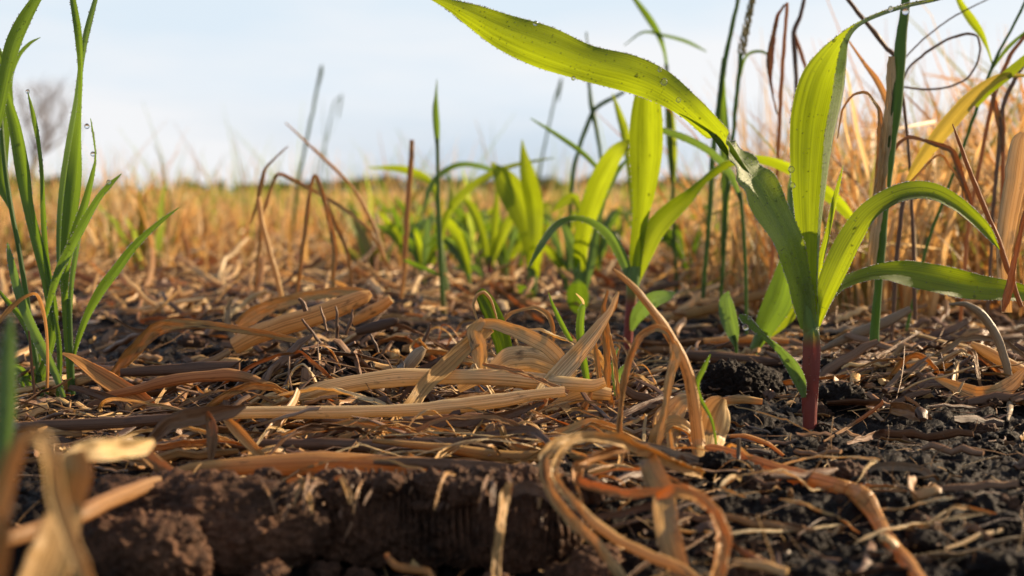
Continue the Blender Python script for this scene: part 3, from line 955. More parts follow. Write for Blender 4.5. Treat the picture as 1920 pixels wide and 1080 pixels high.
# a sixth whose leaves arch over the thin stem
Y6 = 1.2
c6, _ = corn(856, 560, 1.2)
tag(c6, 'thin leaved corn seedling arching over the thin green stem', 'corn seedling', 'corn seedlings of the row')
stalk(c6, [(840, 560, 8, 0, None, .6), (832, 500, 9, 0, None, 1), (826, 450, 8, 0, None, 1)], Y6)
leaf(c6, [(825, 460, 8, 0, None, 1), (840, 400, 14, 0, None, 1), (878, 355, 16, 20, None, 1), (925, 325, 14, 30, None, 1), (975, 308, 10, 40, None, 1), (1040, 296, 2, 40, None, 1)], Y6, fold=0.2)
leaf(c6, [(960, 340, 2, 0, 1.22, 1), (925, 318, 12, 40, 1.22, 1), (868, 306, 15, 45, 1.22, 1), (826, 324, 16, 45, 1.22, 1), (803, 358, 12, 30, 1.22, 1), (790, 415, 2, 20, 1.22, 1)], Y6, mat='bluegreen', fold=0.3)
leaf(c6, [(826, 440, 6, 0, 1.3, 1), (812, 350, 12, 0, 1.3, 1), (760, 318, 16, 20, 1.3, 1), (690, 314, 2, 20, 1.3, 1)], Y6, fold=0.2)

def far_seedling(px, Y, seed, s=1.0):
    r = random.Random(seed)
    x = (px - 960) / F * Y; z = hg(x, Y)
    py = 540 - (z - CAMH) * F / Y * 1.0 - (540 - HZ)
    e = empty('corn_seedling', (x, Y, z))
    tag(e, 'small blurred corn seedling far down the rows among the stubble', 'corn seedling', 'distant corn seedlings')
    k = 1 / Y * s * 560
    stalk(e, [(px, py + 4, 8 / Y, 0, None, .1), (px + r.uniform(-3, 3), py - k * .09, 10 / Y, 0, None, 1), (px + r.uniform(-4, 4), py - k * .14, 10 / Y, 0, None, 1)], Y)
    for q in range(r.choice([6, 7, 8])):
        d = r.choice([-1, 1]); sp = r.uniform(.03, .16) * k * d; up = r.uniform(.1, .26) * k
        by = py - k * r.uniform(.05, .13); w = r.uniform(14, 26) / Y
        leaf(e, [(px, by, w * .4, 0), (px + sp * .35, by - up * .6, w, r.uniform(-20, 30)), (px + sp * .8, by - up, w * .9, r.uniform(0, 50)), (px + sp * 1.3, by - up * r.uniform(.6, 1.3), 1, 30)], Y + r.uniform(-.02, .02), mat=r.choice(['corn', 'grass', 'grass', 'bluegreen']), fold=.25, n=6, m=5)
for k_, (px_, Y_) in enumerate([(950, 1.36), (975, 1.52), (890, 1.58), (872, 1.75), (852, 1.95), (838, 2.2), (820, 2.5), (800, 2.9), (1050, 1.7), (1030, 2.1), (760, 1.5), (780, 1.9), (740, 2.3), (905, 2.3), (1120, 1.45), (700, 2.8), (1290, 1.3), (1350, 1.6), (795, 1.3), (765, 1.7), (880, 1.25), (905, 1.65), (1060, 1.3), (1110, 1.9), (680, 2.2), (640, 3.0), (1150, 1.7)]):
    far_seedling(px_, Y_, 40 + k_, .95)
# seedling hidden behind the tall stalk
c7, _ = corn(1412, 672, .74)
tag(c7, 'low corn seedling half hidden behind the tall stalk, one broad dark leaf', 'corn seedling', 'corn seedlings of the row')
stalk(c7, [(1408, 675, 14, 0, None, .7), (1416, 650, 18, 0, None, 1), (1430, 620, 24, 0, None, 1)], .74)
leaf(c7, [(1420, 650, 14, 0, None, 1), (1438, 606, 44, 0, None, 1), (1462, 560, 56, 5, None, 1), (1474, 510, 40, 10, None, 1), (1480, 460, 16, 10, None, 1), (1486, 420, 2, 10, None, 1)], .74, mat='grass', fold=0.25, rnd=r3, dew=(60, 10, 1, .0003))
leaf(c7, [(1430, 640, 8, 0, None, 1), (1470, 600, 26, 0, None, 1), (1500, 570, 20, 0, None, 1), (1540, 540, 2, 0, None, 1)], .76, mat='corn', fold=0.25)
leaf(c7, [(1490, 460, 8, 20, .75, 1), (1488, 400, 22, 20, .75, 1), (1487, 352, 20, 20, .75, 1), (1490, 300, 2, 20, .75, 1)], .75, mat='bluegreen', fold=0.25)
# spoon leaf
sp = empty('young_seedling', P(1381, 668, .72))
tag(sp, 'single spoon shaped dewy green leaf left of the tall corn stalk', 'seedling')
stalk(sp, [(1381, 670, 5, 0), (1380, 645, 7, 0), (1376, 628, 8, 0)], .72, mat='grass', name='stem')
leaf(sp, [(1379, 650, 5, 0), (1374, 622, 26, 10), (1366, 590, 34, 15), (1362, 563, 26, 15), (1366, 546, 3, 15)], .72, mat='bluegreen', fold=0.25, rnd=r3, dew=(50, 30, 1, .0002))
# silvery leaf crossing behind the second seedling
sl = empty('young_grass_plant', P(1400, 640, .85))
tag(sl, 'grass plant with one silvery dew covered blade arching left behind the corn', 'grass plant')
stalk(sl, [(1400, 640, 6, 0), (1398, 500, 7, 0), (1392, 400, 7, 0), (1388, 360, 7, 0)], .85, mat='grass', name='stem')
leaf(sl, [(1390, 380, 5, 0), (1370, 325, 16, 30), (1335, 284, 20, 45), (1290, 258, 22, 50), (1245, 243, 16, 45), (1205, 232, 2, 40)], .85, mat='bluegreen', fold=0.3, rnd=r3, dew=(90, 20, 2, .0003))

# ================================================================== LEFT GRASS CLUMP
r4 = random.Random(21)
YG = .60
gc = empty('grass_clump', P(100, 748, .60))
tag(gc, 'green dewy grass clump standing at the left edge with tall twisted blades', 'grass')
def blade(parent, pts, Y=None, mat='grass', fold=0.3, dew=(60, 20, 0), rnd=r4, name='blade', **k):
    if parent is gc: pts = [(p[0], p[1], p[2] * .84) + tuple(p[3:]) for p in pts]
    return leaf(parent, pts, Y or YG, mat=mat, fold=fold, rnd=rnd, dew=dew, name=name, m=7, **k)
blade(gc, [(132, 735, 10, 0), (126, 650, 12, 10), (122, 560, 16, 20), (124, 480, 24, 10), (132, 400, 34, 5), (141, 330, 36, 20), (147, 260, 28, 45), (152, 190, 18, 60), (152, 120, 16, 40), (147, 60, 18, 20), (137, 0, 14, 10), (132, -30, 10, 10)], dew=(200, 60, 1))
blade(gc, [(120, 560, 8, 0, .605), (112, 500, 12, 10, .605), (114, 420, 18, 20, .605), (122, 340, 22, 30, .605), (134, 260, 22, 40, .605), (146, 180, 16, 45, .605), (156, 100, 14, 25, .605), (166, 50, 15, 20, .605), (182, -10, 10, 20, .605)], mat='bluegreen', dew=(150, 40, 0))
blade(gc, [(60, 735, 10, 0), (88, 670, 20, 10), (100, 600, 26, 15), (90, 530, 26, 15), (72, 460, 26, 15), (55, 390, 26, 20), (44, 320, 34, 20), (30, 240, 30, 25), (14, 180, 20, 30), (0, 120, 14, 30), (-10, 60, 6, 20)], dew=(180, 60, 1))
blade(gc, [(-40, 330, 20, 0, .57), (-10, 240, 26, 10, .57), (8, 160, 30, 20, .57), (24, 90, 36, 20, .57), (46, 40, 34, 25, .57), (76, -10, 22, 30, .57), (110, -60, 8, 30, .57)], dew=(120, 60, 0))
blade(gc, [(102, 620, 8, 0), (94, 540, 14, 10), (86, 470, 14, 20), (82, 400, 14, 30), (80, 330, 13, 45), (74, 270, 14, 50), (64, 220, 12, 30), (52, 172, 2, 20)], dew=(120, 30, 0))
blade(gc, [(122, 560, 10, 10, .59), (126, 500, 16, 20, .59), (140, 440, 20, 20, .59), (158, 390, 20, 25, .59), (174, 330, 14, 40, .59), (180, 295, 8, 60, .59), (177, 260, 8, 60, .59), (170, 222, 2, 40, .59)], dew=(110, 20, 0))
blade(gc, [(84, 600, 10, 30, .585), (108, 520, 22, 35, .585), (132, 470, 26, 35, .585), (156, 425, 24, 35, .585), (184, 375, 18, 35, .585), (206, 348, 14, 30, .585), (228, 326, 2, 30, .585)], dew=(160, 60, 1))
blade(gc, [(138, 672, 6, 10), (146, 640, 12, 15), (164, 592, 18, 20), (190, 545, 24, 20), (220, 505, 24, 20), (246, 470, 20, 20), (274, 440, 15, 20), (305, 413, 10, 20), (336, 389, 2, 20)], dew=(170, 40, 0), wave=.02)
blade(gc, [(128, 735, 8, 0, .61), (130, 640, 10, 10, .61), (134, 540, 12, 20, .61), (144, 470, 14, 30, .61), (154, 410, 10, 30, .61), (160, 370, 2, 30, .61)], mat='bluegreen', dew=(100, 30, 0))
blade(gc, [(120, 745, 10, 10, .58), (104, 700, 18, 20, .58), (82, 655, 26, 25, .58), (58, 605, 26, 30, .58), (36, 545, 24, 30, .58), (22, 490, 18, 30, .58), (14, 455, 3, 30, .58)], mat='bluegreen', dew=(150, 50, 1))
blade(gc, [(74, 740, 10, 0, .62), (76, 690, 30, 10, .62), (66, 640, 28, 10, .62), (44, 600, 18, 10, .62), (10, 560, 10, 10, .62), (-10, 535, 2, 0, .62)], dew=(60, 20, 0))
blade(gc, [(108, 745, 8, 0, .59), (112, 680, 12, 0, .59), (108, 620, 10, 0, .59), (98, 570, 3, 0, .59)], dew=(50, 20, 1))
blade(gc, [(20, 390, 10, 0, .62), (0, 330, 34, 0, .62), (2, 250, 40, 5, .62), (10, 180, 34, 10, .62), (6, 120, 16, 10, .62), (0, 90, 2, 10, .62)], dew=(60, 30, 1))
blade(gc, [(30, 260, 8, 0, .64), (20, 160, 10, 20, .64), (34, 110, 12, 40, .64), (55, 84, 12, 50, .64), (76, 70, 2, 50, .64)], dew=(30, 10, 0))
for k, (a, b) in enumerate([(60, 735), (90, 742), (45, 728)]):
    blade(gc, [(a, b, 6, 10, .60), (a - 12, b - 30, 20, 20, .60), (a - 30, b - 48 + 12 * k, 20, 40, .60), (a - 56, b - 44 + 14 * k, 3, 50, .60)], dew=(20, 10, 0))
def stem_px(parent, pts, Y, mat='straw', b=.8, m=8, name='stem'):
    return stalk(parent, pts, Y, mat=mat, b=b, m=m, name=name)
stem_px(gc, [(80, 745, 8, 0), (64, 650, 9, 0), (50, 560, 10, 0), (36, 470, 9, 0), (20, 385, 9, 0), (8, 300, 9, 0), (0, 200, 8, 0)], .60, mat='grass')
stem_px(gc, [(137, 740, 9, 0), (133, 650, 9, 0), (130, 560, 8, 0)], .60, mat='grass')
# the dead blades of the clump
blade(gc, [(88, 735, 8, 0, .575), (90, 680, 8, 30, .575), (88, 620, 9, 40, .575), (80, 575, 12, 40, .575), (68, 550, 14, 60, .575), (44, 556, 16, 60, .575), (16, 580, 16, 40, .575), (-20, 625, 8, 40, .575)], mat='rust', dew=(20, 0, 0), label='dead orange brown blade bent over')
blade(gc, [(66, 750, 6, 0, .57), (60, 690, 7, 0, .57), (54, 620, 4, 0, .57)], mat='brown', dew=None, label='dead brown blade')
drop(gc, 163, 237, .59, .0011); drop(gc, 174, 289, .59, .0010); drop(gc, 52, 172, .60, .0009); drop(gc, 204, 342, .583, .0010)

# ================================================================== TRACED STRAW
rs = random.Random(77)
def strand_core(A, w, th, label, mat, name, kind, cat, fold, cup, rnd, group=None, parent=None, tone=None, jit=.15):
    t = rnd.random() * .5 + .25 if tone is None else tone
    if kind == 'crimp': w = w * .86
    wm = float(np.mean(w)) + 1e-6
    k1 = np.concatenate([[0], np.cumsum(np.linalg.norm(np.diff(A, axis=0), axis=1))]) / wm
    k1 = k1 + t * 91
    w = w * (1 + .14 * fbm(k1 * .35, 1.0, 2.0, 3))
    A = A.copy()
    for a in range(3):
        A[:, a] += jit * wm * fbm(k1 * .28, 3.0 + a * 9, t * 7, 3)
    k = k1[:, None]
    mb = MB()
    if kind == 'tube':
        m = 20
        pr = np.repeat(oval(m, .7, .06, rnd)[None], len(A), 0)
        a = np.arange(m)[None] / m * 6.283
        pr = pr * (1 + .10 * fbm(k * .3, np.cos(a) * 2, np.sin(a) * 2 + 3, 3)[:, :, None] + .035 * np.sin(a * 7 + t * 9)[:, :, None])
        sweep(mb, A, w, th, pr, closed=True, tone=t, mix=1.0)
    else:
        m = 13
        u = np.linspace(-1, 1, m)
        c = cup + .35 * fbm(k * .18, 1.0, 1.0, 2)
        v = fold * np.abs(u)[None] + c * (u * u)[None]
        v = v + .10 * fbm(k * .5 + 3, u[None] * 2.2, t * 9, 3)
        if kind == 'crimp':
            v = v + .42 * fbm(k * .55, u[None] * 1.5, t * 19, 2) + .26 * fbm(k * 1.5, u[None] * 3, t * 3, 3)
            th = th + 55 * fbm(k1 * .16, 5.0, t, 2)
        v = v + .045 * np.sin(u[None] * 17 + t * 40)
        edge = 1 + (.24 if kind == 'crimp' else .13) * fbm(k * 1.1, np.sign(u)[None] * 3 + 0 * k, t * 5, 5, .7)
        pr = np.stack([u[None] * edge, v], -1)
        back = pr[:, ::-1].copy(); back[:, :, 1] -= .08       # a real thickness
        pr = np.concatenate([pr, back], 1)
        sweep(mb, A, w, th, pr, closed=True, tone=t, mix=1.0)
    o = mb.build(name, M[mat], parent)
    if parent is None:
        tag(o, label, cat, group)
    elif label:
        o['label'] = label
    return o


def strand(pts, Y, label, mat='straw', name='straw', kind='flat', cat='straw', n=12, fold=0.2, cup=.2, rnd=rs, group=None, parent=None, tone=None, jit=.15, lie=True):
    """a bent piece of straw: 'flat' = dead blade, 'tube' = stalk, 'crimp' = wrinkled blade"""
    A, w, th, mix = trace(pts, Y, n)
    ctl = np.array([P(p[0], p[1], p[4] if len(p) > 4 and p[4] is not None else Y)[:] for p in pts])
    lin = np.vstack([ctl[q] * (1 - f) + ctl[q + 1] * f for q in range(len(ctl) - 1) for f in np.arange(n) / n] + [ctl[-1:]]) if len(ctl) > 2 else A
    A = A * .62 + lin * .38
    if lie:
        for it in range(30):
            bad = A[:, 2] - hgt(A[:, 0], A[:, 1]) < w * .25
            if not bad.any(): break
            k_ = np.convolve(np.pad(bad.astype(float), 6, mode='edge'), np.ones(13) / 13, 'valid')[:, None] * .012
            A = CAMA + (A - CAMA) * (1 - k_)
            w = w * (1 - k_[:, 0])
    return strand_core(A, w, th, label, mat, name, kind, cat, fold, cup, rnd, group, parent, tone, jit)


S = strand
# -- the long stalks lying across the front
o = S([(318, 893, 14, 0), (360, 884, 26, 0), (450, 876, 34, 0), (600, 868, 42, 0), (760, 874, 40, 0), (900, 884, 36, 0), (1000, 893, 30, 0), (1040, 899, 20, 0)], .435, 'thick orange brown stalk lying level across the lower left of the ground', 'orange', 'stalk', 'tube', 'stalk')
S([(700, 867, 8, 0, .430), (800, 869, 22, 0, .430), (900, 877, 28, 0, .430), (1000, 888, 26, 0, .430), (1060, 896, 10, 0, .432)], .430, 'dark red brown sheath wrapping the right end of the thick level stalk', 'brown', 'leaf_sheath', 'flat', 'leaf sheath', fold=.1, cup=-.5)
S([(425, 795, 14, 0), (500, 768, 24, 0), (560, 748, 28, 0), (620, 729, 32, 0), (700, 713, 34, 0), (800, 708, 30, 0), (900, 706, 30, 0), (1000, 714, 30, 0), (1060, 722, 30, 0), (1110, 724, 24, 0), (1135, 716, 18, 0)], .545, 'pale cream stalk curving up from the left into the tangled dead clump', 'pale', 'stalk', 'tube', 'stalk')
S([(395, 780, 14, 0), (450, 776, 22, 0), (520, 773, 24, 0), (640, 772, 24, 0), (760, 768, 24, 0), (860, 760, 26, 0), (940, 750, 28, 0), (1000, 740, 20, 0), (1060, 735, 18, 0)], .510, 'straight pale stalk lying level just below the curved cream stalk', 'pale', 'stalk', 'tube', 'stalk')
S([(470, 832, 16, 0), (600, 833, 22, 0), (760, 836, 24, 0), (880, 830, 18, 0), (980, 824, 14, 0), (1080, 822, 10, 0)], .475, 'long weathered brown stalk lying level between two pale stalks', 'brown', 'stalk', 'tube', 'stalk')
S([(700, 826, 8, 0), (820, 838, 16, 0), (950, 856, 22, 0), (1080, 858, 18, 0), (1180, 852, 10, 0)], .462, 'thin tan stalk slanting under the looped blade', 'straw', 'stalk', 'tube', 'stalk')
S([(870, 820, 5, 0), (960, 826, 16, 20), (1040, 815, 22, 20), (1110, 795, 22, 0), (1160, 805, 18, 0), (1215, 832, 4, 0)], .480, 'wrinkled tan blade arched over the long level stalks', 'straw', 'dead_leaf', 'crimp', 'dead leaf')
S([(940, 800, 12, 0), (952, 828, 20, 20), (985, 842, 20, 30), (1050, 838, 18, 10), (1120, 824, 10, 0)], .468, 'short curled tan blade with a pointed notch at its left end', 'straw', 'dead_leaf', 'crimp', 'dead leaf')
S([(560, 815, 6, 0), (640, 795, 14, 0), (720, 800, 14, 0), (800, 825, 6, 0)], .492, 'thin tan blade arched beneath the straight pale stalk', 'straw', 'dead_leaf', 'flat', 'dead leaf')
S([(600, 860, 10, 0), (650, 832, 16, 30), (720, 800, 18, 10), (860, 790, 22, 0), (960, 775, 18, 0), (1020, 755, 6, 0)], .500, 'brown withered blade under the right half of the straight pale stalk', 'brown', 'dead_leaf', 'crimp', 'dead leaf')
# -- tangled clump in the middle
S([(715, 828, 22, 0, .520), (760, 775, 26, 0, .525), (800, 722, 28, 0, .535), (845, 680, 30, 10, .545), (885, 645, 30, 20, .550), (915, 615, 28, 0, .555)], .53, 'tan blade crossing the pale stalks at a steep slant', 'straw', 'dead_leaf', 'flat', 'dead leaf', fold=.15)
S([(908, 600, 14, 10), (890, 622, 30, 10), (898, 655, 34, 0), (900, 685, 26, 30), (905, 712, 24, 60), (922, 738, 14, 40), (932, 748, 4, 0)], .548, 'bright cream blade hanging folded from the peak of the clump', 'pale', 'dead_leaf', 'crimp', 'dead leaf')
S([(900, 606, 16, 0), (930, 607, 22, 0), (975, 624, 26, 0), (1020, 646, 28, 0), (1045, 668, 26, 0), (1056, 690, 14, 0)], .550, 'ribbed pale blade sloping right from the peak of the clump', 'pale', 'dead_leaf', 'flat', 'dead leaf')
gs = S([(948, 672, 30, 0), (938, 630, 34, 0), (926, 595, 34, 0), (914, 568, 32, 0), (904, 553, 24, 0), (899, 547, 16, 0)], .575, 'cut green leaf stub standing up behind the cream blades', 'corn', 'leaf_stub', 'flat', 'leaf stub', fold=.02, cup=-.15)
S([(932, 598, 3, 0), (922, 565, 5, 0), (908, 550, 6, 0), (895, 556, 6, 0), (888, 572, 6, 0), (893, 595, 5, 0), (901, 612, 2, 0)], .573, None, 'pale', 'torn_edge', 'tube', parent=gs, label=None) if False else S([(932, 598, 3, 0), (922, 565, 5, 0), (908, 548, 6, 0), (895, 553, 6, 0), (887, 572, 5, 0), (893, 595, 4, 0), (901, 612, 2, 0)], .573, 'dry shrivelled tip curling off the cut green stub', 'pale', 'withered_tip', 'tube', 'dead leaf')
S([(1012, 762, 26, 0, .535), (1020, 735, 32, 0, .54), (1045, 708, 36, 0, .545), (1075, 672, 34, 0, .55), (1100, 645, 30, 10, .55), (1125, 612, 24, 20, .552), (1143, 585, 18, 40, .553), (1152, 562, 12, 30, .554), (1158, 546, 5, 0, .555)], .55, 'broad tan blade rising to the right out of the clump', 'pale', 'dead_leaf', 'flat', 'dead leaf', fold=.1)
S([(1018, 745, 24, 0), (1004, 768, 22, 20), (1012, 788, 24, 50), (1032, 804, 26, 20), (1048, 822, 24, 0), (1056, 836, 12, 0)], .525, 'dark brown withered blade curling down from the clump', 'rust', 'dead_leaf', 'crimp', 'dead leaf')
S([(905, 684, 6, 0), (945, 692, 14, 20), (990, 705, 18, 30), (1030, 722, 18, 30), (1065, 738, 12, 10)], .53, 'rust brown twisted blade lying across the clump', 'rust', 'dead_leaf', 'crimp', 'dead leaf')
S([(920, 700, 30, 0), (955, 678, 44, 0), (1000, 676, 44, 0), (1040, 690, 40, 0), (1080, 705, 20, 0)], .562, 'wide ribbed cream husk lying inside the clump', 'pale', 'husk', 'flat', 'husk', fold=.02, cup=-.4)
S([(860, 730, 14, 0), (910, 702, 30, 0), (965, 700, 34, 0), (1010, 712, 26, 0)], .565, 'cream husk lying behind the hanging folded blade', 'pale', 'husk', 'flat', 'husk', fold=.02, cup=-.3)
S([(935, 612, 5, 0), (960, 588, 8, 30), (1000, 578, 10, 50), (1025, 590, 11, 30), (1036, 612, 9, 10), (1037, 640, 3, 0)], .585, 'thin brown blade hooped over behind the clump', 'straw', 'dead_leaf', 'flat', 'dead leaf')
S([(975, 622, 6, 0), (1010, 618, 10, 20), (1040, 630, 14, 60), (1065, 640, 16, 40), (1090, 650, 18, 0), (1120, 662, 20, 0), (1135, 690, 16, 0), (1138, 730, 8, 0)], .57, 'wrinkled cream blade draped over the top of the clump', 'pale', 'dead_leaf', 'crimp', 'dead leaf')
S([(1140, 545, 5, 0), (1132, 575, 10, 0), (1134, 610, 14, 0), (1138, 650, 16, 0), (1140, 690, 16, 0), (1140, 730, 14, 0), (1150, 765, 10, 0), (1162, 782, 4, 0)], .556, 'dry upright stalk with ragged frosty edges at the right of the clump', 'straw', 'dead_stalk', 'crimp', 'stalk')
S([(1160, 548, 8, 0), (1148, 580, 14, 20), (1136, 602, 12, 40), (1142, 640, 13, 30), (1152, 690, 13, 20), (1158, 740, 10, 0), (1160, 765, 4, 0)], .562, 'shrivelled upright blade with a pointed brown tip', 'straw', 'dead_leaf', 'crimp', 'dead leaf')
S([(1128, 610, 4, 0), (1115, 640, 8, 20), (1120, 680, 10, 10), (1126, 740, 10, 0), (1118, 780, 8, 0), (1130, 790, 8, 0), (1146, 778, 6, 0), (1152, 750, 2, 0)], .552, 'thin dry blade with a hooked lower end beside the upright stalk', 'straw', 'dead_leaf', 'flat', 'dead leaf')
S([(1080, 808, 16, 0), (1090, 780, 16, 10), (1100, 755, 14, 10), (1108, 735, 8, 0)], .545, 'short flat tan blade leaning in the shadow below the clump', 'straw', 'dead_leaf', 'flat', 'dead leaf')
S([(1030, 768, 16, 0), (1070, 745, 24, 0), (1110, 735, 28, 0), (1145, 740, 22, 0)], .552, 'bright cream stub end pointing right at the foot of the clump', 'pale', 'stalk', 'tube', 'stalk')
gp = empty('grass_sprout', P(1095, 735, .56))
tag(gp, 'small dewy green grass sprout coming up through the tangled dead clump', 'grass sprout')
blade(gp, [(1104, 735, 8, 0, .56), (1098, 700, 14, 0, .56), (1090, 650, 16, 0, .56), (1088, 610, 17, 10, .56), (1092, 580, 14, 20, .56), (1095, 570, 5, 30, .56)], dew=(50, 10, 1, .00014))
blade(gp, [(1095, 572, 4, 30, .56), (1092, 562, 6, 30, .56), (1080, 550, 2, 30, .56)], mat='pale', dew=None)
blade(gp, [(1072, 640, 7, 10, .57), (1060, 620, 10, 10, .57), (1045, 590, 9, 10, .57), (1036, 570, 6, 10, .57), (1028, 548, 1, 10, .57)], dew=(40, 10, 0, .00012))
gp = empty('grass_sprout', P(1160, 760, .57))
tag(gp, 'two pale grey green sprout blades leaning right beside the upright dead stalk', 'grass sprout')
blade(gp, [(1156, 750, 6, 0, .57), (1150, 700, 8, 10, .57), (1152, 670, 7, 10, .57), (1160, 652, 1, 10, .57)], mat='bluegreen', dew=(20, 5, 0))
blade(gp, [(1156, 735, 6, 0, .57), (1160, 705, 12, 20, .57), (1172, 688, 10, 20, .57), (1188, 672, 1, 20, .57)], mat='bluegreen', dew=(20, 5, 0))
# -- tall bent blades right of the clump
S([(1164, 925, 9, 0), (1163, 860, 12, 0), (1165, 790, 16, 20), (1172, 720, 17, 20), (1184, 665, 17, 20), (1204, 630, 17, 40), (1230, 615, 16, 50), (1252, 625, 14, 40), (1262, 645, 8, 20)], .455, 'thin tan blade arched like a hook in front of the corn row', 'straw', 'dead_leaf', 'crimp', 'dead leaf', fold=.55)
S([(1150, 505, 4, 0), (1170, 522, 10, 0), (1200, 550, 14, 20), (1232, 590, 16, 20), (1256, 628, 18, 10), (1276, 665, 20, 0), (1292, 710, 22, 0), (1303, 770, 24, 0), (1310, 830, 28, 0), (1312, 880, 24, 0)], .47, 'brown stalk leaning up left from the crumpled husk', 'straw', 'dead_stalk', 'tube', 'stalk')
S([(1264, 640, 18, 0), (1268, 670, 26, 0), (1255, 710, 20, 30), (1247, 760, 16, 30), (1238, 810, 16, 10), (1232, 846, 6, 0)], .462, 'pale blade hanging straight down from the leaning brown stalk', 'pale', 'dead_leaf', 'crimp', 'dead leaf')
S([(1262, 862, 30, 0, .485), (1256, 820, 60, 10, .485), (1262, 785, 74, 20, .485), (1282, 757, 50, 30, .485), (1306, 748, 24, 40, .485)], .505, 'crumpled pale papery husk behind the leaning brown stalk', 'pale', 'husk', 'crimp', 'husk')
S([(1328, 862, 26, 0, .485), (1334, 820, 60, 0, .485), (1342, 785, 66, -10, .485), (1350, 762, 48, -25, .485), (1358, 748, 20, -40, .485)], .505, 'glowing cream husk flap standing right of the leaning brown stalk', 'pale', 'husk', 'flat', 'husk', fold=.05, cup=-.25)
gp = empty('grass_sprout', P(1330, 850, .46))
tag(gp, 'tiny green sprout clinging to the leaning brown stalk', 'grass sprout')
blade(gp, [(1345, 850, 4, 0, .47), (1335, 790, 6, 0, .47), (1312, 745, 9, 0, .47), (1308, 718, 9, 0, .47), (1320, 690, 10, 0, .47), (1332, 664, 2, 0, .47)], dew=(20, 5, 0))
S([(1215, 838, 12, 0, .478), (1240, 812, 34, 20, .478), (1262, 800, 40, 50, .478), (1290, 812, 36, 60, .478), (1304, 846, 20, 40, .478), (1296, 872, 8, 0, .478)], .478, 'crushed brown and cream husk folded at the foot of the leaning stalk', 'straw', 'husk', 'crimp', 'husk', fold=.5)
S([(1255, 812, 12, 0), (1262, 850, 18, 0), (1290, 876, 22, 0), (1306, 884, 20, 0), (1316, 892, 10, 0)], .455, 'pale broken stub at the foot of the crumpled husk', 'pale', 'stalk', 'crimp', 'stalk')
o = S([(1310, 845, 14, 0, .47), (1340, 852, 32, 0, .465), (1400, 866, 32, 0, .455), (1480, 890, 32, 0, .44), (1560, 909, 33, 0, .428), (1606, 924, 36, 0, .42), (1622, 938, 36, 0, .418), (1640, 968, 28, 0, .412), (1662, 1005, 26, 0, .405), (1690, 1040, 26, 0, .395), (1735, 1100, 24, 0, .38)], .44, 'long glowing orange stalk lying down to the lower right with a bent node', 'orange', 'stalk', 'tube', 'stalk')
S([(1602, 915, 10, 0, .416), (1622, 932, 30, 0, .412), (1634, 950, 24, 0, .41), (1628, 962, 8, 0, .41)], .416, 'torn curled sheath at the bent node of the orange stalk', 'orange', 'leaf_sheath', 'crimp', 'leaf sheath')
S([(1385, 822, 8, 0), (1385, 870, 9, 0), (1388, 922, 8, 0)], .452, 'thin black upright twig standing in front of the orange stalk', 'grey', 'twig', 'tube', 'twig', tone=.02)
S([(1368, 818, 6, 0), (1400, 818, 9, 0), (1440, 832, 9, 0), (1472, 856, 5, 0)], .49, 'thin orange stem bent over behind the orange stalk', 'orange', 'stem', 'tube', 'stem')
S([(1560, 892, 6, 0), (1620, 880, 14, 0), (1680, 874, 18, 0), (1730, 882, 16, 0), (1770, 910, 8, 0)], .475, 'faded tan blade arched low over the bare soil at the right', 'grey', 'dead_leaf', 'flat', 'dead leaf')
# -- foreground loops, out of focus
YF = .37
S([(1316, 890, 20, 0, .42), (1270, 868, 26, 0, .41), (1220, 846, 27, 0, .40), (1160, 826, 26, 0, .39), (1100, 820, 24, 10, .385), (1052, 830, 22, 20, .38), (1022, 856, 22, 20, .375), (1022, 895, 22, 20, .37), (1045, 940, 24, 10, .365), (1080, 985, 28, 10, .36), (1120, 1030, 28, 10, .35), (1170, 1100, 26, 10, .34)],
  YF, 'blurred pale blade bent in a tall open loop at the lower middle', 'straw', 'dead_leaf', 'crimp', 'dead leaf', fold=.55)
S([(1090, 818, 10, 0, .375), (1056, 840, 16, 0, .37), (1035, 880, 18, 0, .365), (1055, 920, 18, 0, .36), (1085, 955, 20, 0, .355)], YF, 'second blurred strand running inside the tall loop', 'straw', 'dead_leaf', 'crimp', 'dead leaf', fold=.55)
S([(1215, 838, 10, 0, .40), (1160, 842, 20, 30, .395), (1110, 855, 24, 40, .39), (1080, 876, 26, 20, .385), (1085, 905, 24, 10, .38), (1130, 922, 26, 30, .375), (1180, 932, 24, 40, .37), (1230, 925, 20, 50, .37), (1270, 912, 10, 30, .37)], YF, 'blurred golden blade curled into a C shape inside the loop', 'orange', 'dead_leaf', 'crimp', 'dead leaf', fold=.55)
S([(1232, 935, 14, 20, .355), (1265, 925, 34, 30, .35), (1305, 935, 36, 35, .35), (1338, 965, 34, 20, .345), (1352, 1005, 36, 10, .34), (1342, 1050, 40, 10, .335), (1330, 1110, 40, 10, .33)], .35, 'blurred orange blade bent over like a cane at the bottom edge', 'orange', 'dead_leaf', 'crimp', 'dead leaf', fold=.55)
S([(1214, 862, 30, 0, .40), (1232, 900, 44, 0, .385), (1248, 940, 40, 0, .375), (1252, 1000, 46, 0, .355), (1270, 1060, 44, 0, .345), (1282, 1120, 40, 0, .335)], .36, 'broad blurred tan blade running down to the bottom edge beside the cane', 'straw', 'dead_leaf', 'flat', 'dead leaf', fold=.1)
S([(1075, 935, 8, 0, .36), (1110, 975, 18, 0, .355), (1160, 1012, 20, 0, .35), (1220, 1042, 20, 0, .345), (1280, 1068, 18, 0, .34), (1340, 1110, 14, 0, .335)], .36, 'blurred thin dewy stem slanting to the bottom edge', 'straw', 'stem', 'tube', 'stem', tone=.7)
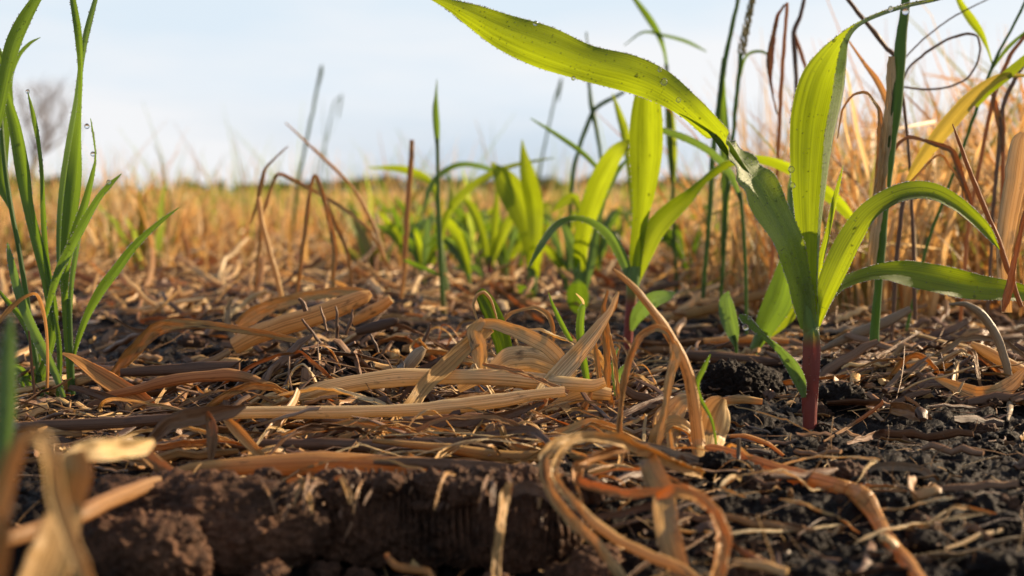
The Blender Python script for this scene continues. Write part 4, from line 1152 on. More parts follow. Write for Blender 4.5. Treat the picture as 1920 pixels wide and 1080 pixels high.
S([(958, 905, 14, 0, .372), (946, 930, 24, 10, .37), (940, 965, 22, 30, .365), (936, 1000, 20, 30, .36), (930, 1050, 20, 20, .355), (930, 1110, 20, 20, .35)], .36, 'blurred pale blade hanging in front of the ridged clod', 'straw', 'dead_leaf', 'crimp', 'dead leaf')
S([(950, 930, 14, 0), (985, 915, 26, 20), (1020, 925, 26, 30), (1060, 955, 20, 10), (1110, 972, 14, 0), (1200, 955, 16, 0), (1250, 935, 8, 0)], .378, 'blurred brown blade sagging behind the loop', 'brown', 'dead_leaf', 'crimp', 'dead leaf')
S([(725, 1040, 8, 0, .36), (745, 1062, 14, 0, .355), (800, 1072, 14, 0, .352), (815, 1090, 8, 0, .35)], .355, 'blurred orange twig at the bottom edge under the ridged clod', 'orange', 'twig', 'tube', 'twig')
S([(1370, 1020, 8, 0, .375), (1420, 1050, 16, 0, .37), (1480, 1085, 14, 0, .36)], .37, 'blurred reddish stem at the bottom edge right of the cane', 'rust', 'stem', 'tube', 'stem')
for k_ in range(16):
    a_ = rs.uniform(420, 1110); b_ = rs.uniform(898, 922); d_ = rs.uniform(-40, 40); L_ = rs.uniform(25, 75); w_ = rs.uniform(6, 15)
    S([(a_ - d_, b_ - 10, w_ * .6, 0, .392), (a_ - d_ * .4, b_ - 14, w_, 20, .386), (a_, b_, w_, 30, .381), (a_ + d_ * .3, b_ + L_ * .5, w_, 30, .378), (a_ + d_ * .5, b_ + L_, w_ * .4, 10, .376)], .38, 'short dead strand hanging over the edge of the near soil ridge', rs.choice(['straw', 'brown', 'litter', 'brown']), 'dead_leaf', 'crimp', 'dead leaf', group='strands hanging over the near ridge')
# -- left side
S([(215, 702, 22, 0), (238, 672, 28, 0), (268, 636, 32, 0), (305, 612, 30, 10), (350, 606, 22, 20), (400, 610, 17, 20), (460, 620, 15, 10), (520, 632, 13, 0), (578, 644, 10, 0)], .60, 'brown blade arched over bare soil right of the grass clump', 'straw', 'dead_leaf', 'crimp', 'dead leaf')
S([(215, 598, 4, 0, .615), (260, 622, 10, 0, .61), (320, 618, 14, 0, .61), (372, 612, 12, 0, .605)], .61, 'thin blackened blade end joining the arched brown blade', 'brown', 'dead_leaf', 'crimp', 'dead leaf')
S([(195, 742, 12, 0), (250, 732, 16, 0), (305, 717, 20, 0), (370, 706, 22, 0), (430, 703, 22, 0), (470, 709, 18, 0), (500, 720, 12, 0)], .56, 'orange tipped stalk lying level right of the grass clump', 'rust', 'stalk', 'tube', 'stalk')
S([(225, 698, 14, 0), (300, 694, 22, 0), (380, 690, 24, 0), (450, 688, 20, 0)], .59, 'dark weathered flat stalk lying behind the orange tipped stalk', 'brown', 'stalk', 'tube', 'stalk', tone=.2)
S([(116, 662, 4, 30), (138, 672, 14, 30), (170, 693, 24, 20), (205, 716, 32, 10), (240, 738, 34, 10), (270, 755, 30, 10), (300, 780, 14, 0)], .565, 'glowing orange dead leaf with dark spots beside the grass clump', 'orange', 'dead_leaf', 'flat', 'dead leaf', fold=.1)
S([(490, 718, 3, 0), (494, 735, 5, 0), (480, 752, 6, 0), (466, 742, 5, 0), (460, 725, 2, 0)], .56, 'thin curled tendril at the tip of the orange tipped stalk', 'straw', 'tendril', 'tube', 'tendril')
S([(130, 726, 10, 0), (180, 738, 18, 0), (220, 752, 16, 20), (243, 782, 6, 0)], .55, 'dark twisted blade at the foot of the grass clump', 'brown', 'dead_leaf', 'crimp', 'dead leaf')
S([(20, 800, 14, 0), (120, 796, 20, 0), (240, 792, 20, 0), (340, 784, 16, 0), (420, 778, 10, 0)], .50, 'long dark stalk lying level below the grass clump', 'brown', 'stalk', 'tube', 'stalk')
S([(280, 830, 20, 0), (320, 796, 36, 0), (370, 786, 38, 0), (430, 772, 30, 0), (460, 760, 10, 0)], .455, 'mouldy crumpled blade at the left end of the pale stalks', 'brown', 'dead_leaf', 'crimp', 'dead leaf', tone=.8, fold=.6)
S([(395, 868, 10, 0, .44), (400, 830, 24, 0, .445), (396, 790, 24, 30, .45), (390, 770, 6, 30, .45)], .445, 'reddish upright husk flap in front of the mouldy blade', 'rust', 'husk', 'crimp', 'husk')
S([(420, 780, 12, 0), (450, 812, 22, 0), (480, 845, 18, 0), (500, 862, 8, 0)], .46, 'short tan blade slanting down in front of the brown stalk', 'straw', 'dead_leaf', 'flat', 'dead leaf')
S([(258, 840, 24, 0, .41), (295, 872, 30, 0, .408), (330, 895, 28, 0, .405), (362, 906, 14, 0, .405), (384, 922, 6, 0, .40)], .41, 'brown husk bent down over the left clod', 'rust', 'husk', 'crimp', 'husk')
S([(-20, 1025, 30, 0, .33), (60, 1000, 34, 0, .34), (150, 966, 34, 0, .35), (220, 932, 32, 0, .37), (290, 908, 28, 0, .39), (340, 905, 14, 0, .40)], .36, 'blurred brown stalk slanting across the lower left corner', 'rust', 'stalk', 'tube', 'stalk')
S([(122, 868, 30, 0, 0.297), (150, 852, 46, 0, 0.302), (190, 846, 48, 0, 0.306), (230, 842, 44, 0, 0.315), (268, 836, 34, 0, 0.324), (290, 828, 10, 0, 0.333)], .34, 'bright blurred cream stub end at the left', 'pale', 'stalk', 'crimp', 'stalk')
S([(140, 850, 40, 0, 0.252), (148, 890, 54, 0, 0.252), (132, 950, 60, 0, 0.252), (110, 1010, 72, 0, 0.248), (88, 1060, 84, 0, 0.244), (70, 1130, 84, 0, 0.239)], .30, 'broad blurred golden blade in the lower left corner', 'straw', 'dead_leaf', 'flat', 'dead leaf', fold=.1)
S([(-14, 1010, 50, 0, 0.218), (0, 940, 44, 0, 0.218), (22, 870, 36, 0, 0.218), (46, 826, 32, 20, 0.218), (74, 822, 34, 30, 0.218), (90, 860, 34, 20, 0.218), (104, 930, 34, 10, 0.218), (128, 1000, 30, 10, 0.218), (165, 1110, 26, 0, 0.218)], .26, 'blurred dewy straw blade bent over in a sharp arch at the left corner', 'straw', 'dead_leaf', 'flat', 'dead leaf', tone=.7)
S([(-20, 1120, 40, 0, 0.210), (0, 1040, 40, 0, 0.210), (8, 1000, 30, 0, 0.210), (-10, 960, 10, 0, 0.210)], .25, 'blurred golden blade cut by the left edge of the frame', 'straw', 'dead_leaf', 'flat', 'dead leaf')
gp = empty('grass_plant', P(20, 900, .27))
tag(gp, 'tall blurred green and silver grass blade close to the lens at the left edge', 'grass plant')
blade(gp, [(0, 960, 14, 0, .27), (6, 860, 26, 0, .27), (12, 780, 34, 0, .27), (14, 700, 34, 0, .27), (16, 640, 26, 0, .27), (20, 590, 6, 0, .27)], mat='bluegreen', dew=(60, 60, 0))
# -- mid left broken stalks
S([(440, 652, 34, 0), (480, 632, 38, 0), (540, 608, 38, 0), (600, 588, 36, 0), (650, 570, 34, 0), (682, 556, 28, 0), (694, 548, 12, 0)], .68, 'broad split tan stalk lying aslant above the rooty clod', 'straw', 'stalk', 'tube', 'stalk')
S([(446, 612, 20, 0), (470, 594, 36, 0), (510, 574, 30, 0), (570, 556, 22, 0), (640, 548, 22, 0), (690, 546, 14, 0)], .74, 'pale split husk lying behind the broad split stalk', 'straw', 'husk', 'crimp', 'husk')
S([(660, 605, 14, 0), (690, 588, 22, 0), (715, 575, 22, 0), (734, 562, 16, 0)], .70, 'cut tan stub end right of the broad split stalk', 'straw', 'stalk', 'tube', 'stalk')
S([(668, 622, 14, 0), (710, 612, 22, 0), (740, 602, 14, 0), (746, 598, 4, 0)], .66, 'dark bark strip lying right of the rooty clod', 'brown', 'bark_strip', 'tube', 'bark strip', tone=.05)
S([(752, 702, 22, 0), (770, 680, 26, 0), (785, 662, 24, 0), (795, 652, 12, 0)], .60, 'frosty grey broken stub leaning over the curved cream stalk', 'grey', 'stalk', 'tube', 'stalk', tone=.8)
S([(768, 700, 10, 0), (820, 680, 20, 0), (850, 668, 18, 0), (890, 655, 8, 0)], .585, 'dark brown husk strip behind the curved cream stalk', 'brown', 'husk', 'crimp', 'husk', tone=.1)
S([(455, 652, 10, 0), (430, 620, 12, 0), (425, 580, 16, 10), (436, 556, 6, 0)], .80, 'pale ragged strip standing up left of the broad split stalk', 'grey', 'husk', 'crimp', 'husk', tone=.8)
for k, (a, b, c_, d, w_) in enumerate([(566, 598, 640, 700, 7), (600, 575, 612, 620, 5), (630, 574, 632, 655, 6), (662, 580, 648, 628, 6), (695, 628, 710, 660, 6), (560, 560, 575, 585, 9), (808, 606, 792, 640, 6), (670, 665, 682, 702, 5), (640, 690, 650, 710, 5),
                                     (590, 690, 600, 640, 4), (735, 640, 700, 680, 6), (610, 640, 590, 668, 4)]):
    S([(a, b, w_ * .6, 0), ((a + c_) / 2 + 2, (b + d) / 2, w_, 0), (c_, d, w_, 0)], .60 + .012 * (k % 3), 'thin brown rootlet standing in the rooty clod', 'brown', 'rootlet', 'tube', 'rootlet', group='rootlets of the rooty clod', jit=.6)
# -- right side curls
S([(1780, 572, 4, 0), (1810, 570, 10, 0), (1836, 584, 15, 0), (1858, 612, 17, 0), (1874, 642, 16, 0), (1886, 680, 14, 0), (1893, 720, 13, 0), (1894, 760, 12, 0), (1890, 790, 5, 0)], .60, 'grey weathered stem hooped down over the litter at the far right', 'grey', 'stem', 'tube', 'stem', tone=.7)
S([(1752, 708, 8, 0), (1785, 722, 20, 0), (1830, 738, 30, 0), (1868, 736, 34, 0), (1900, 718, 28, 20), (1918, 700, 18, 40), (1926, 690, 4, 0)], .585, 'tan blade curled into a loop on the litter at the far right', 'pale', 'dead_leaf', 'flat', 'dead leaf', tone=.2)
S([(1820, 644, 10, 0), (1850, 660, 22, 0), (1890, 682, 24, 0), (1925, 700, 24, 0), (1960, 712, 20, 0)], .61, 'thick pale stalk end lying under the grey hooped stem', 'pale', 'stalk', 'tube', 'stalk', tone=.2)
S([(1880, 742, 12, 0), (1920, 752, 18, 0), (1960, 765, 14, 0)], .58, 'short orange straw stub at the right edge under the loop', 'straw', 'stalk', 'tube', 'stalk')
S([(1545, 828, 4, 0), (1600, 795, 7, 0), (1650, 760, 7, 0), (1655, 750, 3, 0)], .53, 'long thin reddish rootlet lying aslant right of the tall stalk', 'rust', 'rootlet', 'tube', 'rootlet')
S([(1588, 832, 6, 0), (1640, 816, 14, 0), (1665, 812, 16, 0), (1690, 822, 14, 0), (1718, 838, 5, 0)], .53, 'brown angular blade lying on bare soil right of the tall stalk', 'brown', 'dead_leaf', 'flat', 'dead leaf', tone=.6)
S([(1335, 756, 8, 0), (1380, 750, 16, 0), (1430, 752, 12, 0)], .555, 'small flat tan chip left of the tall stalk', 'straw', 'straw_chip', 'tube', 'straw chip')
S([(1780, 920, 34, 0), (1792, 898, 36, 0), (1800, 882, 34, 0)], .455, 'pale grey square flake on the dark soil at the right', 'grey', 'straw_chip', 'flat', 'straw chip', tone=.3, lie=False)
S([(1668, 765, 20, 0), (1700, 770, 30, 0), (1735, 782, 26, 0), (1740, 785, 10, 0)], .565, 'short thick weathered cob piece on the soil right of the tall stalk', 'litter', 'cob_piece', 'crimp', 'cob piece', tone=.45, fold=.5)
S([(1540, 655, 8, 0), (1600, 628, 18, 0), (1660, 605, 20, 0), (1708, 580, 12, 0)], .70, 'grey green stalk leaning on the litter behind the tall corn', 'grey', 'stalk', 'tube', 'stalk')
S([(1225, 610, 12, 0), (1290, 590, 18, 0), (1380, 565, 18, 0), (1460, 545, 14, 0)], .95, 'long pale straw lying between the second and the tall corn seedling', 'straw', 'straw', 'tube', 'straw')
S([(1260, 665, 18, 0), (1360, 672, 24, 0), (1440, 678, 20, 0), (1500, 676, 10, 0)], .70, 'long dark flat stalk lying behind the tall corn stalk', 'brown', 'stalk', 'tube', 'stalk')
S([(1320, 640, 10, 0), (1400, 636, 14, 0), (1480, 640, 10, 0)], .78, 'thin pale straw lying behind the spoon shaped leaf', 'straw', 'straw', 'tube', 'straw')
# -- broken standing straws left of the middle
S([(470, 420, 3, 0), (482, 380, 6, 0), (492, 335, 7, 0), (500, 312, 5, 0), (540, 274, 2, 0)], .95, 'blurred broken straw with a thin tip pointing up right', 'straw', 'straw', 'flat', 'straw')
S([(485, 370, 8, 0), (492, 420, 10, 0), (508, 480, 10, 0), (524, 540, 10, 0), (530, 575, 8, 0)], .93, 'greenish leaning straw left of the bent brown straws', 'straw', 'straw', 'tube', 'straw', tone=.7)
S([(478, 570, 6, 0), (484, 480, 7, 0), (494, 400, 8, 0), (518, 328, 8, 0), (545, 335, 9, 0), (590, 360, 10, 0), (640, 388, 9, 0), (690, 430, 6, 0), (740, 520, 3, 0)], 1.0, 'brown straw bent into a wide flat arch', 'straw', 'straw', 'crimp', 'straw')
S([(556, 560, 8, 0), (566, 480, 9, 0), (576, 400, 10, 0), (588, 330, 8, 0), (600, 350, 10, 0), (618, 410, 12, 0), (628, 470, 14, 0), (622, 540, 10, 0)], .90, 'thick brown straw folded over at a sharp peak', 'straw', 'straw', 'crimp', 'straw')
S([(596, 330, 4, 0), (620, 400, 9, 0), (650, 470, 8, 0), (660, 540, 6, 0)], .92, 'thin brown straw hanging right of the sharp peak', 'straw', 'straw', 'crimp', 'straw')
S([(440, 350, 2, 0, 1.05), (540, 230, 4, 0, 1.05)] if False else [(535, 230, 2, 0), (600, 290, 6, 0), (660, 350, 7, 0), (700, 420, 8, 0), (725, 500, 8, 0)], 1.1, 'thin pale blurred straw sloping down right behind the folded straw', 'straw', 'straw', 'tube', 'straw')
S([(758, 500, 8, 0), (764, 400, 10, 0), (770, 320, 10, 0), (773, 262, 8, 0)], 1.02, 'upright grey brown cut straw left of the thin green stem', 'straw', 'straw', 'tube', 'straw', tone=.2)
S([(752, 560, 8, 0), (760, 500, 9, 0), (758, 440, 8, 0)], 1.03, 'short lower straw in front of the upright cut straw', 'straw', 'straw', 'tube', 'straw')
S([(420, 600, 8, 0), (470, 560, 10, 0), (500, 545, 8, 0)], .95, 'pale straw lying left of the bent brown straws', 'pale', 'straw', 'tube', 'straw')
gp = empty('grass_plant', P(832, 592, 1.0))
tag(gp, 'thin upright green grass stem with a single blade and pointed tip', 'grass plant')
stalk(gp, [(833, 594, 12, 0, None, .3), (828, 520, 9, 0, None, 1), (823, 420, 9, 0, None, 1), (821, 330, 7, 0, None, 1), (820, 260, 7, 0, None, 1)], 1.0, mat='grass', name='stem')
blade(gp, [(820, 280, 5, 0, 1.0), (819, 240, 13, 10, 1.0), (817, 205, 12, 10, 1.0), (818, 175, 5, 10, 1.0), (819, 148, 1, 0, 1.0)], dew=(20, 4, 0))
blade(gp, [(832, 520, 4, 0, 1.0), (800, 505, 9, 10, 1.0), (770, 492, 9, 30, 1.0), (755, 488, 1, 0, 1.0)], dew=None)

# ================================================================== TALL PLANTS ON THE RIGHT
def reed(label, Y, parts, cat='dry grass', name='dry_grass', base=None):
    """one standing plant made of traced stems and blades: (part, material, kind, points)"""
    lowest = max((p for q in parts for p in q[3]), key=lambda p: p[1])
    e = empty(name, P(lowest[0], lowest[1], Y))
    tag(e, label, cat)
    for pn, mt, kd, pts in parts:
        if kd == 'leaf':
            blade(e, pts, Y, mat=mt, dew=(24, 6, 0), name=pn)
        else:
            S(pts, Y, None, mt, pn, kd, parent=e, jit=.2, lie=False)
    return e
reed('thick dark green sheathed stem with a tan torn sheath at its left', .66, [
    ('stem', 'grass', 'tube', [(1640, 640, 18, 0), (1648, 520, 15, 0), (1655, 430, 15, 0), (1665, 340, 15, 0), (1676, 240, 18, 0), (1685, 140, 21, 0), (1692, 60, 20, 0), (1697, 15, 17, 0), (1702, -30, 14, 0)]),
    ('sheath', 'pale', 'crimp', [(1632, 520, 14, 0), (1640, 450, 20, 0), (1650, 370, 26, 0), (1658, 300, 24, 0), (1664, 240, 22, 0), (1668, 180, 20, 0), (1671, 130, 18, 0), (1673, 106, 12, 0)]),
    ('sheath', 'straw', 'crimp', [(1636, 400, 10, 0), (1648, 330, 16, 0), (1652, 260, 16, 0), (1648, 205, 10, 0), (1625, 175, 8, 0), (1600, 178, 6, 0), (1580, 205, 5, 0), (1570, 260, 3, 0)])], name='tall_grass')
reed('slim straight green stem behind the long glowing leaf with a narrow blade', .95, [
    ('stem', 'grass', 'tube', [(1318, 560, 8, 0), (1330, 400, 9, 0), (1338, 280, 10, 0), (1350, 180, 10, 0), (1366, 80, 9, 0), (1388, -20, 7, 0)]),
    ('leaf', 'grass', 'leaf', [(1355, 480, 8, 0), (1360, 360, 14, 0), (1358, 260, 20, 0), (1354, 180, 16, 10), (1356, 108, 5, 20)])], name='tall_grass')
reed('green stem with a bushy seed head touching the top edge', .95, [
    ('stem', 'grass', 'tube', [(1352, 560, 7, 0), (1362, 400, 7, 0), (1374, 260, 8, 0), (1382, 170, 8, 0), (1390, 100, 8, 0)]),
    ('leaf', 'grass', 'leaf', [(1386, 150, 4, 0), (1400, 105, 6, 20), (1430, 98, 7, 40), (1452, 118, 2, 40)])], name='tall_grass')
# the seed head itself
mbh = MB()
for k in range(46):
    t = k / 45
    a = P(1390 + 26 * t, 105 - 125 * t, .95)
    w_ = .0022 * (1 - .4 * t)
    ang = k * 2.4
    pt = np.array([[a.x, a.y, a.z], [a.x + w_ * math.cos(ang), a.y + w_ * math.sin(ang), a.z + .0018], [a.x + w_ * 1.3 * math.cos(ang), a.y + w_ * 1.3 * math.sin(ang), a.z + .0052]])
    sweep(mbh, pt, [.0006, .0021, .0003], 0, oval(6, .7), closed=True, tone=rs.random())
for ob in list(COL.objects):
    if ob.get('label', '').startswith('green stem with a bushy seed'):
        mbh.build('seed_head', M['grass'], ob)
reed('slender brown stem with a drooping papery blade near the top edge', .85, [
    ('stem', 'rust', 'tube', [(1440, 620, 6, 0), (1448, 480, 7, 0), (1457, 330, 7, 0), (1463, 200, 7, 0), (1469, 100, 7, 0), (1476, 5, 6, 0)]),
    ('leaf', 'rust', 'crimp', [(1472, 8, 5, 0), (1458, 30, 8, 0), (1449, 70, 12, 30), (1443, 115, 15, 10), (1444, 150, 8, 0), (1450, 185, 4, 0), (1458, 215, 3, 0)])])
reed('dark brown forked stem with a kink below the top edge', .9, [
    ('stem', 'brown', 'tube', [(1488, 600, 7, 0), (1490, 400, 8, 0), (1494, 200, 8, 0), (1492, 120, 8, 0), (1489, 62, 9, 0), (1500, 30, 8, 0), (1512, -20, 6, 0)]),
    ('side_stem', 'rust', 'tube', [(1490, 64, 6, 0), (1502, 100, 7, 0), (1515, 140, 5, 0), (1525, 200, 3, 0)])])
reed('brown stem leaning down right across the sky behind the upright leaf', .75, [
    ('stem', 'brown', 'tube', [(1575, -20, 6, 0), (1610, 25, 8, 0), (1640, 60, 9, 0), (1662, 90, 9, 0), (1680, 112, 8, 0), (1700, 240, 6, 0), (1712, 420, 7, 0), (1716, 600, 8, 0)]),
    ('leaf', 'rust', 'leaf', [(1590, 75, 3, 0), (1620, 118, 7, 0), (1645, 152, 12, 0), (1662, 190, 12, 0), (1672, 240, 5, 0)])])
reed('fine wiry stem making a large open loop against the white sky', .78, [
    ('stem', 'brown', 'tube', [(1640, 620, 4, 0), (1660, 400, 4, 0), (1680, 200, 4, 0), (1702, 130, 4, 0), (1735, 100, 5, 0), (1775, 74, 5, 0), (1812, 63, 5, 0), (1832, 68, 4, 0), (1838, 92, 4, 0), (1830, 122, 4, 0), (1812, 148, 4, 0), (1780, 163, 4, 0), (1735, 168, 4, 0), (1690, 163, 4, 0)]),
    ('side_stem', 'brown', 'tube', [(1690, 115, 3, 0), (1735, 70, 3, 0), (1790, 30, 3, 0), (1860, -5, 2, 0)])])
reed('grass plant with a bright green blade hanging from the top edge', .8, [
    ('stem', 'grass', 'tube', [(1700, 620, 6, 0), (1735, 470, 6, 0), (1775, 360, 6, 0), (1812, 260, 6, 0), (1840, 180, 6, 0), (1862, 122, 6, 0), (1884, 78, 5, 0), (1935, -20, 5, 0)]),
    ('leaf', 'corn', 'leaf', [(1862, 125, 3, 0), (1852, 92, 5, 0), (1840, 64, 12, 0), (1822, 38, 17, 0), (1802, 8, 12, 0), (1785, -30, 4, 0)]),
    ('leaf', 'grass', 'leaf', [(1860, 130, 3, 0), (1890, 90, 8, 20), (1935, 50, 4, 20)])], name='tall_grass')
reed('grass plant with one broad yellow blade rising to the right edge', .74, [
    ('blade', 'yellow', 'leaf', [(1700, 345, 8, 10), (1724, 305, 22, 10), (1756, 262, 30, 10), (1790, 220, 32, 10), (1822, 185, 28, 10), (1852, 160, 22, 15), (1885, 143, 14, 20), (1925, 142, 5, 20)]),
    ('blade', 'corn', 'leaf', [(1830, 200, 8, 10), (1855, 170, 16, 10), (1890, 140, 20, 10), (1935, 100, 14, 10)]),
    ('stem', 'brown', 'tube', [(1672, 640, 7, 0), (1680, 500, 8, 0), (1690, 400, 8, 0), (1702, 340, 7, 0)])], name='tall_grass')
reed('three jointed brown stems fanning up at the right edge', .8, [
    ('stem', 'rust', 'tube', [(1800, 620, 6, 0), (1815, 430, 7, 0), (1835, 320, 7, 0), (1855, 220, 8, 0), (1872, 155, 8, 0), (1896, 102, 7, 0), (1935, 50, 6, 0)]),
    ('stem', 'brown', 'tube', [(1850, 620, 6, 0), (1862, 400, 7, 0), (1872, 290, 8, 0), (1880, 200, 8, 0), (1905, 145, 8, 0), (1935, 100, 6, 0)]),
    ('stem', 'rust', 'tube', [(1880, 500, 7, 0), (1880, 380, 8, 0), (1881, 280, 8, 0), (1880, 200, 7, 0)]),
    ('leaf', 'orange', 'crimp', [(1858, 158, 4, 0), (1868, 205, 14, 0), (1876, 250, 16, 0), (1880, 285, 8, 0)])])
reed('wide brown blade bent level then down, right of the thick green stem', .68, [
    ('blade', 'rust', 'crimp', [(1655, 420, 8, 0), (1662, 330, 10, 0), (1680, 278, 10, 20), (1705, 259, 10, 50), (1745, 268, 12, 50), (1785, 285, 13, 30), (1798, 320, 14, 0), (1812, 360, 11, 0), (1822, 395, 4, 0)]),
    ('blade', 'straw', 'crimp', [(1656, 400, 6, 0), (1755, 292, 5, 0), (1782, 312, 7, 0), (1804, 350, 7, 0), (1810, 400, 3, 0)])])
reed('sharp pointed brown straw leaning left in front of the arched leaf tip', .56, [
    ('stem', 'rust', 'tube', [(1786, 232, 2, 0), (1800, 272, 6, 0), (1824, 335, 8, 0), (1850, 400, 9, 0), (1872, 450, 10, 0), (1890, 505, 10, 0), (1915, 575, 8, 0)])])
reed('wide pale dry stub standing at the right edge', .60, [
    ('blade', 'pale', 'flat', [(1890, 590, 20, 0), (1884, 500, 26, 0), (1888, 440, 34, 0), (1896, 370, 42, 0), (1906, 310, 44, 0), (1916, 265, 36, 0), (1922, 248, 14, 0)])])
reed('twisted rusty blade curling up at the right edge', .54, [
    ('blade', 'rust', 'crimp', [(1880, 585, 6, 0), (1890, 555, 18, 20), (1902, 510, 18, 40), (1912, 450, 14, 30), (1925, 400, 12, 20), (1940, 350, 8, 0)])])
reed('green grass blade drooping beside the long glowing leaf at the top', 1.15, [
    ('stem', 'grass', 'tube', [(1270, 560, 7, 0), (1262, 400, 7, 0), (1258, 250, 8, 0), (1250, 120, 7, 0)]),
    ('blade', 'grass', 'leaf', [(1252, 160, 6, 0), (1248, 105, 7, 30), (1236, 66, 12, 20), (1218, 36, 14, 10), (1195, 5, 10, 0), (1170, -30, 3, 0)]),
    ('blade', 'bluegreen', 'leaf', [(1325, 97, 2, 0), (1285, 76, 9, 40), (1240, 64, 9, 50), (1205, 60, 6, 40), (1170, 85, 2, 40)]),
    ('blade', 'corn', 'leaf', [(1262, 340, 10, 0), (1260, 280, 20, 0), (1256, 220, 18, 0), (1252, 170, 8, 0)])], name='tall_grass')
reed('pair of crossed grey green stems between the corn leaves', 1.2, [
    ('stem', 'grass', 'tube', [(1128, 305, 6, 0), (1118, 240, 7, 0), (1108, 195, 8, 0), (1102, 120, 4, 0), (1100, 60, 3, 0)]),
    ('stem', 'grass', 'tube', [(1060, 560, 7, 0), (1074, 330, 8, 0), (1092, 260, 8, 0), (1115, 205, 8, 0), (1170, 172, 6, 0)])], name='tall_grass')
reed('grass plant with a leaf tip pointing up left of the second corn seedling', 1.05, [
    ('blade', 'corn', 'leaf', [(1190, 420, 10, 0), (1184, 320, 18, 0), (1172, 250, 18, 0), (1160, 210, 12, 0), (1148, 175, 2, 0)]),
    ('blade', 'grass', 'leaf', [(1125, 320, 8, 0), (1090, 285, 10, 0), (1040, 250, 8, 0), (995, 222, 2, 0)])], name='tall_grass')
for px, py, w_, Y_, lb in [(603, 125, 5, 2.2, 'tall faint grass stem with a dark bud tip left of centre'), (505, 130, 5, 4.0, None), (1052, 150, 4, 2.0, 'tall faint green stem reaching the long glowing leaf'), (640, 180, 2.5, 4.0, 'very faint tall grass stem right of the bud tipped stem')]:
    if lb is None: continue
    reed(lb, Y_, [('stem', 'grass', 'tube', [(px - 60, 470, w_ * 1.3, 0), (px - 42, 330, w_ * 1.2, 0), (px - 15, 200, w_, 0), (px, py, w_, 0)]),
                  ('seed_head', 'grass', 'tube', [(px - 6, py + 40, 2, 0), (px - 2, py + 16, w_ * 1.3, 0), (px, py + 4, w_ * 1.1, 0), (px + 1, py - 4, 2, 0)])], name='tall_grass')

# ================================================================== FIELD OF STUBBLE
rf = random.Random(3)
def tuft_mesh(nb, h, spread, lean, width, kink, seed, mats, segs=6):
    """blades of one tuft, at the origin"""
    r = random.Random(seed)
    mbs = {}
    for _ in range(nb):
        az = r.uniform(0, 6.283)
        b0 = np.array([math.cos(az), math.sin(az), 0]) * spread * r.random() * .35
        hh = h * r.uniform(.45, 1.1)
        ln = lean * r.uniform(.2, 1.3)
        d = np.array([math.cos(az), math.sin(az), 0])
        k = r.random() < kink
        kt = r.uniform(.35, .85)
        t = np.linspace(0, 1, segs + 1)
        pts = b0 + np.outer(t ** 1.6 * hh * ln, d) + np.outer(t * hh * (1 - .25 * ln * t), [0, 0, 1])
        if k:
            az2 = az + r.uniform(-1.2, 1.2)
            d2 = np.array([math.cos(az2), math.sin(az2), r.uniform(-1.6, .2)]); d2 /= np.linalg.norm(d2)
            base = b0 + d * (kt ** 1.6 * hh * ln) + np.array([0, 0, kt * hh * (1 - .25 * ln * kt)])
            over = np.maximum(t - kt, 0)[:, None] * hh
            pts = np.where((t > kt)[:, None], base + d2 * over, pts)
        pts = pts + np.array([[r.gauss(0, 1) * hh * .012 for _ in range(3)] for _ in t])
        w = width * r.uniform(.5, 1.4) * np.clip(1.15 - t ** 2.2, .12, 1)
        ref = np.array([math.cos(az + r.uniform(-1, 1)), math.sin(az + r.uniform(-1, 1)), .15])
        mt = r.choice(mats)
        mb = mbs.setdefault(mt, MB())
        sweep(mb, pts, w, r.uniform(-50, 50), np.array([[-1, .18], [0, 0], [1, .18]]), ref=ref, tone=r.random())
    return mbs


def tuft_proto(name, label, cat, group, *a):
    e = empty(name, (0, 0, 0))
    tag(e, label, cat, group)
    for mt, mb in tuft_mesh(*a).items():
        o = mb.build('green_blades' if mt in ('grass', 'corn', 'fieldgreen') else 'dry_blades', M[mt], e)
    return e
def dup(e, loc, rz, s, label=None, group=None):
    c = e.copy(); COL.objects.link(c)
    c.location = loc; c.rotation_euler = (0, 0, rz); c.scale = (s, s, s)
    if label: c['label'] = label
    if group: c['group'] = group
    for ch in e.children:
        d = ch.copy(); COL.objects.link(d); d.parent = c
    return c


LB_R = 'tall tangled brown dry grass tuft in the thicket behind the corn at the right'
LB_F = 'low golden dry stubble tuft standing in the blurred field'
LB_G = 'small blurred green weed tuft among the golden stubble'
G_R, G_F, G_G = 'dry grass tufts of the thicket at the right', 'golden stubble tufts of the field', 'green weed tufts of the field'
protR = [tuft_proto('dry_grass_tuft', LB_R, 'dry grass', G_R, 15, .19, .05, .42, .0033, .55, 100 + i, ['field', 'field', 'field', 'straw', 'orange', 'straw', 'rust', 'grass']) for i in range(6)]
protF = [tuft_proto('stubble_tuft', LB_F, 'stubble', G_F, 15, .085, .06, .5, .0032, .4, 200 + i, ['field', 'field', 'field', 'straw', 'rust']) for i in range(7)]
protG = [tuft_proto('weed_tuft', LB_G, 'weed', G_G, 8, .075, .03, .7, .0075, .1, 300 + i, ['corn', 'grass', 'fieldgreen']) for i in range(5)]
used = set()
def place(protos, x, y, s, sink=.002):
    e = rf.choice(protos)
    z = hg(x, y) - sink
    if e.name not in used:
        used.add(e.name)
        e.location = (x, y, z); e.rotation_euler = (0, 0, rf.uniform(0, 6.28)); e.scale = (s, s, s)
        return e
    return dup(e, (x, y, z), rf.uniform(0, 6.28), s)
def px_x(px, y): return (px - 960) / F * y
n_r = 0
for k in range(225):
    y = rf.uniform(.95, 2.6)
    px = 1310 + 760 * rf.random() ** .8
    if y < 1.05 and px < 1420: continue
    h = .7 + .55 * (px - 1300) / 700
    place(protR, px_x(px, y), y, h * rf.uniform(.65, 1.25))
